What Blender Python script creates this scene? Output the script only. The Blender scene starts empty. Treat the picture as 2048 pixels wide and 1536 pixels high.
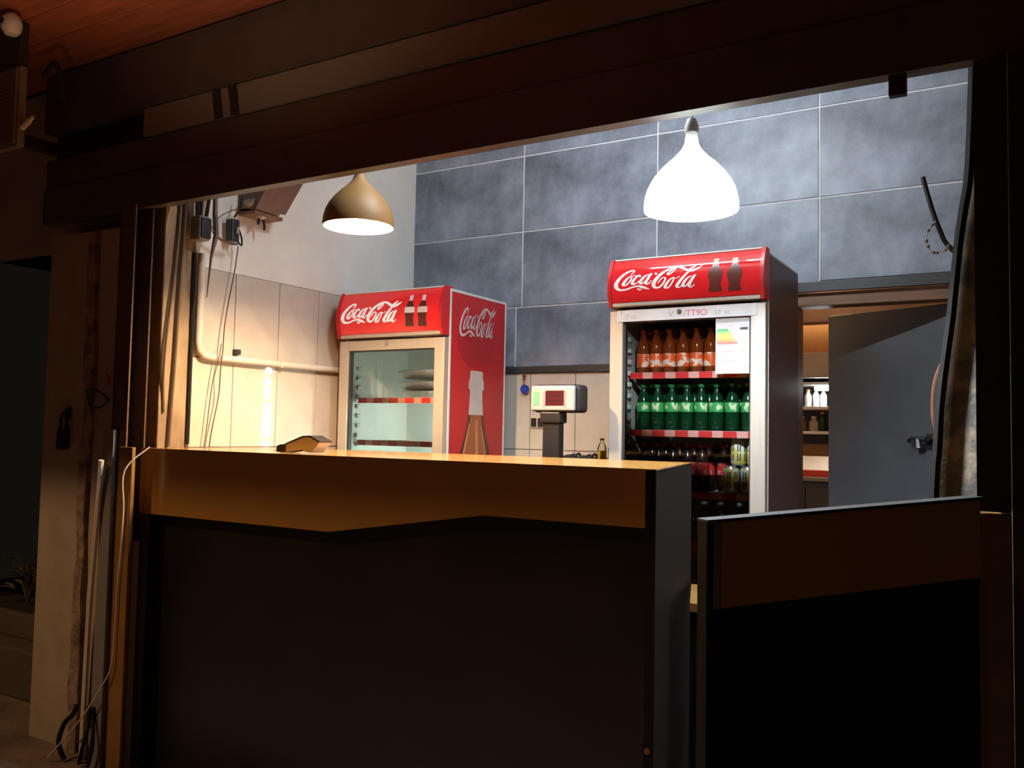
import bpy, bmesh, math, random
from mathutils import Vector, Matrix
random.seed(7)
S = bpy.context.scene
C = bpy.context.collection
PI = math.pi

# ------------------------------------------------------------------ camera
cd = bpy.data.cameras.new('camera')
cd.sensor_width = 36.0
cd.lens = 1736.7 * 36.0 / 2048.0
cd.clip_start = 0.02
cam = bpy.data.objects.new('camera', cd)
C.objects.link(cam)
YAW, PITCH, ROLL = math.radians(-30.762), math.radians(3.052), math.radians(1.107)
fw = Vector((math.sin(YAW) * math.cos(PITCH), math.cos(YAW) * math.cos(PITCH), math.sin(PITCH)))
rt = fw.cross(Vector((0, 0, 1))).normalized()
up = rt.cross(fw)
r2 = math.cos(ROLL) * rt + math.sin(ROLL) * up
u2 = -math.sin(ROLL) * rt + math.cos(ROLL) * up
cam.matrix_world = Matrix(((r2.x, u2.x, -fw.x, 0.0), (r2.y, u2.y, -fw.y, -2.36), (r2.z, u2.z, -fw.z, 1.25), (0, 0, 0, 1)))
S.camera = cam

# ------------------------------------------------------------------ world, street light, exposure
W = bpy.data.worlds.new('night')
S.world = W
W.use_nodes = True
W.node_tree.nodes['Background'].inputs[0].default_value = (0.32, 0.26, 0.21, 1)
W.node_tree.nodes['Background'].inputs[1].default_value = 0.018
S.view_settings.view_transform = 'Standard'
S.view_settings.look = 'None'
S.view_settings.exposure = 0.0
S.view_settings.gamma = 1.0
S.view_settings.use_curve_mapping = False
S.cycles.use_denoising = True
S.cycles.max_bounces = 8
S.cycles.transparent_max_bounces = 16
S.cycles.sample_clamp_indirect = 6.0
S.cycles.blur_glossy = 0.1
S.cycles.caustics_reflective = False
S.cycles.caustics_refractive = False


def point_light(name, loc, col, power, radius):
    l = bpy.data.lights.new(name, 'POINT')
    l.color = col
    l.energy = power
    l.shadow_soft_size = radius
    o = bpy.data.objects.new(name, l)
    o.location = loc
    C.objects.link(o)
    return o


point_light('street_lamp_light', (-4.8, -3.9, 4.50), (1.0, 0.58, 0.27), 400.0, 0.08)
ul = bpy.data.lights.new('soffit_fill_light', 'SPOT')  # added fill spot without a fixture, brightens the red soffit from below
ul.color = (1.0, 0.70, 0.47)
ul.energy = 19.0
ul.spot_size = math.radians(125)
ul.spot_blend = 0.6
ul.shadow_soft_size = 0.06
uo = bpy.data.objects.new('soffit_fill_light', ul)
uo.location = (-2.4, -1.0, 1.75)
uo.rotation_euler = (math.radians(180), 0, 0)
C.objects.link(uo)

LAMP_WARM = (1.0, 0.67, 0.37)
LAMP_COOL = (0.74, 0.87, 1.0)
P_WARM, P_COOL, P_TUBE, P_FRIDGE, P_KITCHEN = 3100.0, 2400.0, 420.0, 80.0, 330.0


# ------------------------------------------------------------------ materials
def mat(name, col, rough=0.5, metal=0.0, col2=None, scale=6.0, bump=0.0, spec=0.5, coat=0.0, detail=5.0, lo=0.35, hi=0.65,
        stretch=(1, 1, 1), emit=None, estr=0.0, trans=0.0, bscale=None):
    m = bpy.data.materials.new(name)
    m.use_nodes = True
    nt = m.node_tree
    b = nt.nodes['Principled BSDF']
    b.inputs['Base Color'].default_value = (*col, 1)
    b.inputs['Roughness'].default_value = rough
    b.inputs['Metallic'].default_value = metal
    b.inputs['Specular IOR Level'].default_value = spec
    if coat:
        b.inputs['Coat Weight'].default_value = coat
        b.inputs['Coat Roughness'].default_value = 0.04
    if trans:
        b.inputs['Transmission Weight'].default_value = trans
    if emit:
        b.inputs['Emission Color'].default_value = (*emit, 1)
        b.inputs['Emission Strength'].default_value = estr
    tc = nt.nodes.new('ShaderNodeTexCoord')
    mp = nt.nodes.new('ShaderNodeMapping')
    mp.inputs['Scale'].default_value = stretch
    nt.links.new(tc.outputs['Object'], mp.inputs[0])
    nz = nt.nodes.new('ShaderNodeTexNoise')
    nz.inputs['Scale'].default_value = scale
    nz.inputs['Detail'].default_value = detail
    nz.inputs['Roughness'].default_value = 0.62
    nt.links.new(mp.outputs[0], nz.inputs[0])
    if col2 is None:
        col2 = tuple(c * 0.88 for c in col)
    rp = nt.nodes.new('ShaderNodeValToRGB')
    rp.color_ramp.elements[0].position = lo
    rp.color_ramp.elements[0].color = (*col2, 1)
    rp.color_ramp.elements[1].position = hi
    rp.color_ramp.elements[1].color = (*col, 1)
    nt.links.new(nz.outputs[0], rp.inputs[0])
    nt.links.new(rp.outputs[0], b.inputs['Base Color'])
    if bump:
        nb = nt.nodes.new('ShaderNodeTexNoise')
        nb.inputs['Scale'].default_value = bscale or scale * 6
        nb.inputs['Detail'].default_value = 4
        nt.links.new(mp.outputs[0], nb.inputs[0])
        bp = nt.nodes.new('ShaderNodeBump')
        bp.inputs['Strength'].default_value = bump
        bp.inputs['Distance'].default_value = 0.01
        nt.links.new(nb.outputs[0], bp.inputs['Height'])
        nt.links.new(bp.outputs[0], b.inputs['Normal'])
    return m


def glass_mat(name, tint=(0.93, 0.97, 0.95), refl=0.06, rough=0.02):
    m = bpy.data.materials.new(name)
    m.use_nodes = True
    nt = m.node_tree
    nt.nodes.remove(nt.nodes['Principled BSDF'])
    t = nt.nodes.new('ShaderNodeBsdfTransparent')
    t.inputs[0].default_value = (*tint, 1)
    g = nt.nodes.new('ShaderNodeBsdfGlossy')
    g.inputs['Roughness'].default_value = rough
    f = nt.nodes.new('ShaderNodeFresnel')
    f.inputs[0].default_value = 1.45
    mx = nt.nodes.new('ShaderNodeMixShader')
    nt.links.new(f.outputs[0], mx.inputs[0])
    nt.links.new(t.outputs[0], mx.inputs[1])
    nt.links.new(g.outputs[0], mx.inputs[2])
    nt.links.new(mx.outputs[0], nt.nodes['Material Output'].inputs[0])
    return m


def liquid_mat(name, col, glow=0.5, rough=0.12):
    """coloured drink seen through a PET bottle: glossy skin over a half translucent body"""
    m = bpy.data.materials.new(name)
    m.use_nodes = True
    nt = m.node_tree
    b = nt.nodes['Principled BSDF']
    b.inputs['Base Color'].default_value = (*col, 1)
    b.inputs['Roughness'].default_value = rough
    tr = nt.nodes.new('ShaderNodeBsdfTranslucent')
    tr.inputs[0].default_value = (*col, 1)
    mx = nt.nodes.new('ShaderNodeMixShader')
    mx.inputs[0].default_value = glow
    nt.links.new(b.outputs[0], mx.inputs[1])
    nt.links.new(tr.outputs[0], mx.inputs[2])
    nt.links.new(mx.outputs[0], nt.nodes['Material Output'].inputs[0])
    return m


def emit_mat(name, col, strength):
    m = bpy.data.materials.new(name)
    m.use_nodes = True
    nt = m.node_tree
    nt.nodes.remove(nt.nodes['Principled BSDF'])
    e = nt.nodes.new('ShaderNodeEmission')
    e.inputs[0].default_value = (*col, 1)
    e.inputs[1].default_value = strength
    nt.links.new(e.outputs[0], nt.nodes['Material Output'].inputs[0])
    return m


M = {}
M['tile_grey'] = mat('slate_tile', (0.300, 0.345, 0.425), 0.42, col2=(0.092, 0.107, 0.138), scale=3.0, detail=10, lo=0.36, hi=0.68, bump=0.12, bscale=30)
M['grout'] = mat('pale_grout', (0.80, 0.81, 0.82), 0.85, scale=30)
M['tile_white'] = mat('cream_tile', (0.60, 0.555, 0.49), 0.06, col2=(0.53, 0.48, 0.41), scale=9, lo=0.25, hi=0.6, coat=0.25)
M['grout_dark'] = mat('brown_grout', (0.28, 0.24, 0.19), 0.9, scale=20)
M['paint_white'] = mat('white_paint', (0.86, 0.85, 0.81), 0.6, col2=(0.80, 0.79, 0.75), scale=5, bump=0.08)
M['plaster'] = mat('stained_plaster', (0.38, 0.285, 0.18), 0.85, col2=(0.15, 0.10, 0.06), scale=5.5, stretch=(1, 1, 0.35), lo=0.36, hi=0.60, bump=0.35, bscale=22, detail=8)
M['plaster_grey'] = mat('patched_plaster', (0.56, 0.42, 0.28), 0.9, col2=(0.22, 0.19, 0.155), scale=9, lo=0.42, hi=0.56, bump=0.3)
M['dark_trim'] = mat('dark_trim', (0.035, 0.034, 0.038), 0.4)
M['ceiling'] = mat('ceiling_paint', (0.78, 0.76, 0.72), 0.8)
M['floor'] = mat('brown_floor', (0.20, 0.14, 0.09), 0.5, col2=(0.13, 0.09, 0.06), scale=4)
M['ground'] = mat('street_paving', (0.20, 0.145, 0.115), 0.85, col2=(0.11, 0.078, 0.062), scale=5, bump=0.4)
M['orange'] = mat('orange_laminate', (0.47, 0.250, 0.070), 0.20, col2=(0.43, 0.225, 0.06), scale=2.5, coat=0.3)
M['yellow'] = mat('ochre_paint', (0.26, 0.136, 0.030), 0.45, col2=(0.19, 0.096, 0.021), scale=7)
M['panel_dark'] = mat('dark_slate_panel', (0.012, 0.010, 0.009), 0.38, col2=(0.004, 0.004, 0.004), scale=3.0, detail=7)
M['panel_black'] = mat('black_panel', (0.010, 0.009, 0.009), 0.6, spec=0.15)
M['end_dark'] = mat('dark_end_panel', (0.012, 0.010, 0.010), 0.7, spec=0.2)
M['metal_brown'] = mat('brown_painted_metal', (0.105, 0.084, 0.070), 0.38, col2=(0.080, 0.064, 0.053), scale=4)
M['metal_dark'] = mat('dark_painted_metal', (0.030, 0.025, 0.022), 0.42)
M['beige_strip'] = mat('beige_rail', (0.23, 0.19, 0.15), 0.5, col2=(0.20, 0.165, 0.13), scale=3)
M['guide'] = mat('rust_brown_rail', (0.11, 0.055, 0.027), 0.45)
M['red_plank'] = mat('red_stained_wood', (0.42, 0.115, 0.050), 0.6, col2=(0.27, 0.07, 0.032), scale=3.5, stretch=(0.6, 6, 6), bump=0.2)
M['pillar'] = mat('cream_render', (0.38, 0.32, 0.26), 0.85, col2=(0.33, 0.27, 0.22), scale=6, bump=0.2)
M['rough'] = mat('broken_render', (0.34, 0.25, 0.20), 0.95, col2=(0.12, 0.085, 0.07), scale=14, lo=0.38, hi=0.62, bump=0.8, bscale=40)
M['bluegrey'] = mat('blue_grey_board', (0.19, 0.185, 0.19), 0.6)
M['pvc'] = mat('white_plastic', (0.68, 0.62, 0.55), 0.4)
M['pvc_grey'] = mat('grey_plastic', (0.30, 0.28, 0.24), 0.45, col2=(0.2, 0.18, 0.15), scale=20)
M['cable_black'] = mat('black_cable', (0.016, 0.013, 0.012), 0.8, spec=0.2)
M['cable_brown'] = mat('brown_cable', (0.10, 0.055, 0.03), 0.5)
M['wire'] = mat('pale_wire', (0.62, 0.55, 0.48), 0.4)
M['cap_grey'] = mat('dull_grey_strip', (0.05, 0.045, 0.04), 0.7, spec=0.2)
M['black_plastic'] = mat('black_plastic', (0.020, 0.019, 0.019), 0.35)
M['red'] = mat('red_print', (0.62, 0.022, 0.028), 0.05, col2=(0.58, 0.016, 0.02), scale=2, coat=0.4)
M['red_lit'] = mat('backlit_red_sign', (0.62, 0.018, 0.022), 0.12, col2=(0.58, 0.016, 0.02), scale=2, coat=0.4, emit=(1.0, 0.03, 0.03), estr=0.22)
M['white_lit'] = mat('backlit_white_sign', (0.82, 0.80, 0.80), 0.3, emit=(1.0, 0.95, 0.95), estr=0.35)
M['red_side'] = mat('red_side_print', (0.50, 0.016, 0.022), 0.35, col2=(0.47, 0.014, 0.02), scale=2)
M['red_dark'] = mat('dark_red_print', (0.40, 0.012, 0.018), 0.35)
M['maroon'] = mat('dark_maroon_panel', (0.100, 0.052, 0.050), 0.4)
M['white_print'] = mat('white_print', (0.82, 0.80, 0.80), 0.35)
M['cola_print'] = mat('cola_brown_print', (0.085, 0.020, 0.014), 0.3)
M['amber_print'] = mat('amber_print', (0.36, 0.095, 0.030), 0.3)
M['amber_light'] = mat('light_amber_print', (0.62, 0.27, 0.11), 0.3)
M['glassy_print'] = mat('pale_glass_print', (0.62, 0.56, 0.56), 0.3)
M['alu'] = mat('brushed_aluminium', (0.60, 0.54, 0.47), 0.38, metal=0.5, col2=(0.54, 0.48, 0.42), scale=3, stretch=(40, 40, 1))
M['trim_white'] = mat('white_trim', (0.74, 0.73, 0.73), 0.35)
M['gasket'] = mat('black_gasket', (0.03, 0.028, 0.028), 0.5)
M['liner'] = mat('white_liner', (0.66, 0.70, 0.66), 0.4, col2=(0.62, 0.66, 0.62), scale=4)
M['liner_dim'] = mat('dim_liner', (0.46, 0.42, 0.38), 0.5)  # shaded copy of the liner, dimness of the unlit cabinet in its colour
M['shelf_wire'] = mat('white_coated_shelf', (0.60, 0.58, 0.54), 0.4)
M['strip_red'] = mat('red_price_strip', (0.66, 0.030, 0.030), 0.4)
M['strip_pink'] = mat('pink_price_strip', (0.74, 0.33, 0.29), 0.4)
M['paper'] = mat('white_paper', (0.62, 0.61, 0.62), 0.6)
M['paper_mark'] = mat('grey_print', (0.34, 0.36, 0.40), 0.6)
M['paper_red'] = mat('red_marker', (0.62, 0.11, 0.16), 0.6)
M['paper_black'] = mat('black_print', (0.05, 0.05, 0.06), 0.6)
M['lab_green'] = mat('green_print', (0.12, 0.48, 0.20), 0.5)
M['lab_lime'] = mat('lime_print', (0.38, 0.60, 0.20), 0.5)
M['lab_yellow'] = mat('yellow_print', (0.80, 0.66, 0.16), 0.5)
M['lab_orange'] = mat('orange_print', (0.82, 0.40, 0.16), 0.5)
M['lab_red'] = mat('salmon_print', (0.78, 0.22, 0.18), 0.5)
M['glass'] = glass_mat('door_glass')
M['steel'] = mat('worn_steel', (0.55, 0.53, 0.50), 0.3, metal=0.9)
M['orange_soda'] = liquid_mat('orange_soda', (0.34, 0.060, 0.012), 0.45)
M['orange_cap'] = mat('orange_cap', (0.26, 0.045, 0.020), 0.45)
M['orange_label'] = mat('orange_label', (0.80, 0.11, 0.02), 0.4, col2=(0.80, 0.62, 0.50), scale=30, lo=0.40, hi=0.46, detail=1)
M['green_bottle'] = liquid_mat('green_bottle', (0.005, 0.045, 0.014), 0.35)
M['green_cap'] = mat('green_cap', (0.012, 0.13, 0.045), 0.4)
M['green_label'] = mat('green_label', (0.035, 0.30, 0.075), 0.4, col2=(0.62, 0.60, 0.36), scale=26, lo=0.40, hi=0.46, detail=1)
M['cola'] = liquid_mat('cola', (0.030, 0.010, 0.007), 0.2)
M['cola_label'] = mat('red_label', (0.45, 0.020, 0.020), 0.4, col2=(0.50, 0.18, 0.16), scale=32, lo=0.40, hi=0.46, detail=1)
M['clear_bottle'] = liquid_mat('clear_bottle', (0.42, 0.39, 0.37), 0.4, 0.1)
M['can_gold'] = mat('gold_can_print', (0.86, 0.82, 0.70), 0.30, metal=0.2, col2=(0.82, 0.62, 0.14), scale=22, lo=0.47, hi=0.56)
M['can_silver'] = mat('can_metal', (0.74, 0.72, 0.68), 0.24, metal=0.85)
M['oil'] = liquid_mat('yellow_oil', (0.62, 0.52, 0.03), 0.5, 0.08)
M['brown_jar'] = liquid_mat('brown_jar', (0.34, 0.19, 0.05), 0.4, 0.1)
M['shade_brown'] = mat('tan_enamel', (0.34, 0.19, 0.065), 0.55, col2=(0.31, 0.155, 0.05), scale=3)
M['shade_inner'] = mat('white_enamel', (0.86, 0.83, 0.76), 0.5)
M['scale_grey'] = mat('light_grey_plastic', (0.36, 0.35, 0.33), 0.45)
M['scale_dark'] = mat('dark_grey_plastic', (0.016, 0.013, 0.014), 0.4)
M['scale_screen'] = mat('dark_red_screen', (0.075, 0.014, 0.016), 0.15)
M['mint'] = mat('mint_sticker', (0.13, 0.36, 0.22), 0.5)
M['pink'] = mat('pink_sticker', (0.50, 0.24, 0.25), 0.5)
M['blue_glass'] = mat('blue_glass', (0.018, 0.035, 0.42), 0.12, coat=0.6)
M['terminal_grey'] = mat('beige_plastic', (0.50, 0.42, 0.33), 0.45)
M['screen_pale'] = mat('pale_screen', (0.36, 0.38, 0.33), 0.2)
M['door_grey'] = mat('grey_door_paint', (0.080, 0.086, 0.096), 0.55, col2=(0.060, 0.064, 0.072), scale=3)
M['wood_brown'] = mat('brown_wood', (0.20, 0.090, 0.045), 0.5, col2=(0.13, 0.055, 0.028), scale=4, stretch=(1, 8, 8))
M['wood_dark'] = mat('dark_brown_wood', (0.15, 0.085, 0.062), 0.45, col2=(0.11, 0.06, 0.045), scale=4, stretch=(1, 6, 6))
M['kitchen_wall'] = mat('tan_kitchen_wall', (0.72, 0.43, 0.20), 0.7)
M['kitchen_grey'] = mat('grey_hood', (0.34, 0.32, 0.30), 0.5)
M['shelf_white'] = mat('white_shelf', (0.74, 0.75, 0.74), 0.45)
M['red_tray'] = mat('red_plastic', (0.55, 0.045, 0.02), 0.4)
M['leaf'] = mat('dry_leaf', (0.16, 0.13, 0.03), 0.6, col2=(0.07, 0.07, 0.02), scale=9)
M['stone_dark'] = mat('dark_step_stone', (0.085, 0.070, 0.062), 0.8, bump=0.3)
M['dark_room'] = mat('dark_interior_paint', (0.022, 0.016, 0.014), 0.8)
M['grille'] = mat('taupe_painted_steel', (0.17, 0.125, 0.095), 0.5)
M['grille_hole'] = mat('dark_hole', (0.014, 0.011, 0.010), 0.7)


# ------------------------------------------------------------------ mesh helpers
def box(bm, x0, y0, z0, x1, y1, z1, bev=0.0, seg=2):
    m = Matrix.Translation(((x0 + x1) / 2, (y0 + y1) / 2, (z0 + z1) / 2)) @ Matrix.Diagonal((abs(x1 - x0), abs(y1 - y0), abs(z1 - z0), 1))
    g = bmesh.ops.create_cube(bm, size=1.0, matrix=m)
    if bev:
        es = list({e for v in g['verts'] for e in v.link_edges})
        bmesh.ops.bevel(bm, geom=es, offset=bev, segments=seg, affect='EDGES', profile=0.6)
    return bm


def nb():
    return bmesh.new()


def B(*a, **k):
    return box(bmesh.new(), *a, **k)


def spline(pts, n=6):
    """Catmull-Rom through tuples of any length"""
    out = []
    P = [pts[0]] + list(pts) + [pts[-1]]
    for i in range(1, len(P) - 2):
        for s in range(n):
            t = s / n
            q = []
            for a, b, c, d in zip(P[i - 1], P[i], P[i + 1], P[i + 2]):
                q.append(0.5 * (2 * b + (c - a) * t + (2 * a - 5 * b + 4 * c - d) * t * t + (3 * b - a - 3 * c + d) * t ** 3))
            out.append(tuple(q))
    out.append(tuple(pts[-1]))
    return out


def tube(bm, pts, r, seg=8, smooth=0, caps=True):
    if smooth:
        pts = spline(pts, smooth)
    P = [Vector(p[:3]) for p in pts]
    n = len(P)
    prev = None
    rings = []
    for i in range(n):
        t = (P[min(i + 1, n - 1)] - P[max(i - 1, 0)]).normalized()
        if prev is None:
            a = Vector((0, 0, 1)) if abs(t.z) < 0.9 else Vector((1, 0, 0))
            u = t.cross(a).normalized()
        else:
            u = (prev - t * prev.dot(t)).normalized()
        prev = u
        v = t.cross(u)
        rr = r[i] if isinstance(r, (list, tuple)) else r
        rings.append([bm.verts.new(P[i] + rr * (math.cos(k * 2 * PI / seg) * u + math.sin(k * 2 * PI / seg) * v)) for k in range(seg)])
    for i in range(n - 1):
        for k in range(seg):
            bm.faces.new((rings[i][k], rings[i][(k + 1) % seg], rings[i + 1][(k + 1) % seg], rings[i + 1][k]))
    if caps:
        bm.faces.new(rings[0][::-1])
        bm.faces.new(rings[-1])
    return bm


def lathe(bm, prof, seg=24, cx=0.0, cy=0.0, z=0.0, close=True):
    rings = []
    for r, h in prof:
        if r < 1e-5:
            rings.append([bm.verts.new((cx, cy, z + h))])
        else:
            rings.append([bm.verts.new((cx + r * math.cos(k * 2 * PI / seg), cy + r * math.sin(k * 2 * PI / seg), z + h)) for k in range(seg)])
    for a, b in zip(rings, rings[1:]):
        for k in range(seg):
            k2 = (k + 1) % seg
            if len(a) == 1 and len(b) == 1:
                continue
            if len(a) == 1:
                bm.faces.new((a[0], b[k2], b[k]))
            elif len(b) == 1:
                bm.faces.new((a[k], a[k2], b[0]))
            else:
                bm.faces.new((a[k], a[k2], b[k2], b[k]))
    return bm


def prism(bm, poly, f0, f1):
    """extrude a 2D polygon between the point maps f0 and f1"""
    a = [bm.verts.new(f0(p)) for p in poly]
    b = [bm.verts.new(f1(p)) for p in poly]
    bm.faces.new(a)
    bm.faces.new(b[::-1])
    n = len(poly)
    for i in range(n):
        bm.faces.new((a[i], b[i], b[(i + 1) % n], a[(i + 1) % n]))
    return bm


def prism_y(bm, poly, y0, y1):
    return prism(bm, poly, lambda p: (p[0], y0, p[1]), lambda p: (p[0], y1, p[1]))


def prism_x(bm, poly, x0, x1):
    return prism(bm, poly, lambda p: (x0, p[0], p[1]), lambda p: (x1, p[0], p[1]))


def obj(name, bm, m, parent=None, loc=None, smooth=False, origin=None):
    """link one mesh object; origin: world point that becomes its origin"""
    bmesh.ops.recalc_face_normals(bm, faces=bm.faces)
    if origin is not None:
        bmesh.ops.translate(bm, verts=bm.verts, vec=-Vector(origin))
    me = bpy.data.meshes.new(name)
    bm.to_mesh(me)
    bm.free()
    for x in (m if isinstance(m, (list, tuple)) else [m]):
        me.materials.append(M[x] if isinstance(x, str) else x)
    if smooth:
        for p in me.polygons:
            p.use_smooth = True
        try:
            me.set_sharp_from_angle(angle=math.radians(40))
        except Exception:
            pass
    o = bpy.data.objects.new(name, me)
    C.objects.link(o)
    if parent is not None:
        o.parent = parent
    if loc is not None:
        o.location = loc
    elif origin is not None and parent is None:
        o.location = origin
    return o


def tag(o, label, cat, group=None):
    o['label'] = label
    o['category'] = cat
    if group:
        o['group'] = group
    return o


def struct(name, bm, m, origin=None, label=None):
    o = obj(name, bm, m, origin=origin)
    o['kind'] = 'structure'
    if label:
        o['label'] = label
    return o


class Thing:
    """an Empty at the thing's base; world=True parts are given in world coordinates"""

    def __init__(s, name, label, cat, loc=(0, 0, 0), rz=0.0, group=None):
        s.o = bpy.data.objects.new(name, None)
        C.objects.link(s.o)
        s.o.empty_display_size = 0.05
        s.o.location = loc
        s.o.rotation_euler = (0, 0, rz)
        s.loc = Vector(loc)
        tag(s.o, label, cat, group)

    def w(s, name, bm, m, parent=None, smooth=False, label=None):
        bmesh.ops.translate(bm, verts=bm.verts, vec=-s.loc)
        return s.l(name, bm, m, parent, smooth, label)

    def l(s, name, bm, m, parent=None, smooth=False, label=None):
        o = obj(name, bm, m, parent or s.o, smooth=smooth)
        if label:
            o['label'] = label
        return o


def dup(root, loc, rz=0.0, label=None):
    r = root.copy()
    C.objects.link(r)
    r.location = loc
    r.rotation_euler = (0, 0, rz)
    if label:
        r['label'] = label
    for ch in list(root.children):
        c = ch.copy()
        C.objects.link(c)
        c.parent = r
        for g in list(ch.children):
            d = g.copy()
            C.objects.link(d)
            d.parent = c
    return r


ORD = ['first', 'second', 'third', 'fourth', 'fifth', 'sixth', 'seventh', 'eighth', 'ninth', 'tenth']


# ------------------------------------------------------------------ the setting
def tile_set(parent, rects, axis, face, depth, m, sign, gap=0.004):
    """rects (a0,z0,a1,z1) on a wall plane; every tile is an object, alike ones share a mesh"""
    cache = {}
    for a0, z0, a1, z1 in rects:
        w, h = a1 - a0 - gap, z1 - z0 - gap
        key = (round(w, 3), round(h, 3))
        if key not in cache:
            b = nb()
            if axis == 'y':
                box(b, -w / 2, -depth / 2, -h / 2, w / 2, depth / 2, h / 2, 0.0015, 1)
            else:
                box(b, -depth / 2, -w / 2, -h / 2, depth / 2, w / 2, h / 2, 0.0015, 1)
            o = obj('tile', b, m, parent)
            cache[key] = o.data
        else:
            o = bpy.data.objects.new('tile', cache[key])
            C.objects.link(o)
            o.parent = parent
        c = (a0 + a1) / 2
        zc = (z0 + z1) / 2
        off = face + sign * depth / 2 * 0.9
        o.location = (c, off, zc) if axis == 'y' else (off, c, zc)
        o.location = Vector(o.location) - parent.location


b = nb()
box(b, -3.34, 0.09, -0.06, 0.3, 4.2, 0.0)
struct('floor', b, 'floor')
b = nb()
box(b, -9, -9, -0.30, 4, 0.9, -0.18)
struct('floor_street', b, 'ground')
b = nb()
box(b, -3.34, 0.13, 3.0, 0.3, 4.3, 3.06)
struct('ceiling', b, 'ceiling')

# back wall
b = nb()
box(b, -3.34, 1.85, 0, -0.98, 1.97, 3.0)
box(b, -0.98, 1.85, 1.95, 0.2, 1.97, 3.0)
box(b, -0.16, 1.85, 0, 0.2, 1.97, 1.95)
wb = struct('wall_back', b, 'grout')
R = []
xs = [-3.22, -2.45, -1.647, -0.837, -0.03]
for z0, z1 in ((1.945, 2.374), (2.374, 2.809), (2.809, 3.0)):
    for i in range(4):
        zz = 1.975 if (z0 < 2 and i == 3) else z0
        R.append((xs[i], zz, xs[i + 1], z1))
R += [(-3.22, 1.605, -2.486, 1.945), (-2.486, 1.605, -1.68, 1.945), (-1.68, 1.605, -0.98, 1.945)]
tile_set(wb, R, 'y', 1.85, 0.006, 'tile_grey', -1, 0.008)
zr = [0.0, 0.325, 0.735, 1.145, 1.57]
R = [(-3.22 + 0.28 * i, zr[k], -3.22 + 0.28 * (i + 1), zr[k + 1]) for i in range(8) for k in range(4)]
tile_set(wb, R, 'y', 1.85, 0.012, 'tile_white', -1)
b = nb()
box(b, -3.22, 1.826, 1.57, -0.98, 1.851, 1.604, 0.002)
struct('trim_1', b, 'dark_trim', label='dark trim strip under the slate tiles')
b = nb()
box(b, -1.0, 1.826, 1.925, -0.13, 1.851, 1.973, 0.002)
struct('trim_2', b, 'dark_trim', label='dark trim strip above the doorway')

# left wall
b = nb()
box(b, -3.36, 0.24, 0, -3.235, 1.97, 3.0)
wl = struct('wall_left', b, 'grout_dark')
b = nb()
box(b, -3.2355, 0.24, 1.966, -3.222, 1.85, 3.0)
o = obj('painted_plaster', b, 'paint_white', wl)
ys = [0.24, 0.48, 0.76, 1.04, 1.32, 1.60, 1.84]
zr = [0.0, 0.325, 0.735, 1.145, 1.555, 1.966]
R = [(ys[i], zr[k], ys[i + 1], zr[k + 1]) for i in range(6) for k in range(5)]
tile_set(wl, R, 'x', -3.235, 0.013, 'tile_white', 1)

# plastered column at the left jamb
b = nb()
box(b, -3.36, 0.079, -0.18, -3.222, 0.238, 3.0, 0.006)
struct('wall_column', b, 'plaster', label='stained tan plaster column at the left jamb')

# right wall: pier with a slanting edge
b = nb()
prism_y(b, [(0.2, 0.0), (0.2, 3.0), (-0.120, 3.0), (-0.128, 2.42), (-0.142, 2.08), (-0.176, 1.73), (-0.216, 1.37), (-0.243, 1.02), (-0.285, 0.0)], 0.60, 1.849)
struct('wall_right', b, 'plaster_grey')

# facade left of the opening
b = nb()
box(b, -3.93, 0.0, -0.18, -3.355, 0.24, 2.11)
box(b, -7.5, 0.12, 2.11, -3.355, 0.24, 2.90)
box(b, -7.5, 0.0, -0.18, -5.9, 0.24, 2.11)
struct('wall_front', b, 'pillar')
b = nb()
box(b, 0.06, 0.02, -0.18, 1.6, 0.24, 2.9)
struct('wall_front_right', b, 'dark_room')

# dark passage behind the left doorway, with a step
b = nb()
box(b, -7.0, 1.9, -0.18, -3.42, 2.0, 2.9)
box(b, -3.50, 0.24, -0.18, -3.42, 1.9, 2.9)
box(b, -7.0, 0.24, 2.5, -3.42, 1.9, 2.56)
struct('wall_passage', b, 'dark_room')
b = nb()
box(b, -6.6, 0.26, -0.18, -3.51, 1.89, 0.07, 0.012)
struct('floor_step', b, 'stone_dark', label='dark stone step inside the left doorway')

# red soffit over the terrace, plank by plank
so = bpy.data.objects.new('ceiling_soffit', None)
C.objects.link(so)
so['kind'] = 'structure'
so['label'] = 'red stained plank soffit above the front of the shop'
so.location = (-2.0, -1.0, 2.905)
pm = None
yy = 0.10
for i in range(14):
    if pm is None:
        bb = B(-5.4, -0.0795, 0.0, 5.4, 0.0795, 0.03, 0.003, 1)
        p = obj('plank', bb, 'red_plank', so)
        pm = p.data
    else:
        p = bpy.data.objects.new('plank', pm)
        C.objects.link(p)
        p.parent = so
    p.location = (random.uniform(-0.05, 0.05), yy - 0.08 - 0.1621 * i + 1.0, random.uniform(0, 0.004))
b = nb()
box(b, -7.4, -2.165, 2.935, 3.4, 0.24, 3.0)
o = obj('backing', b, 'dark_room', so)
o.location = -so.location

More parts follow.
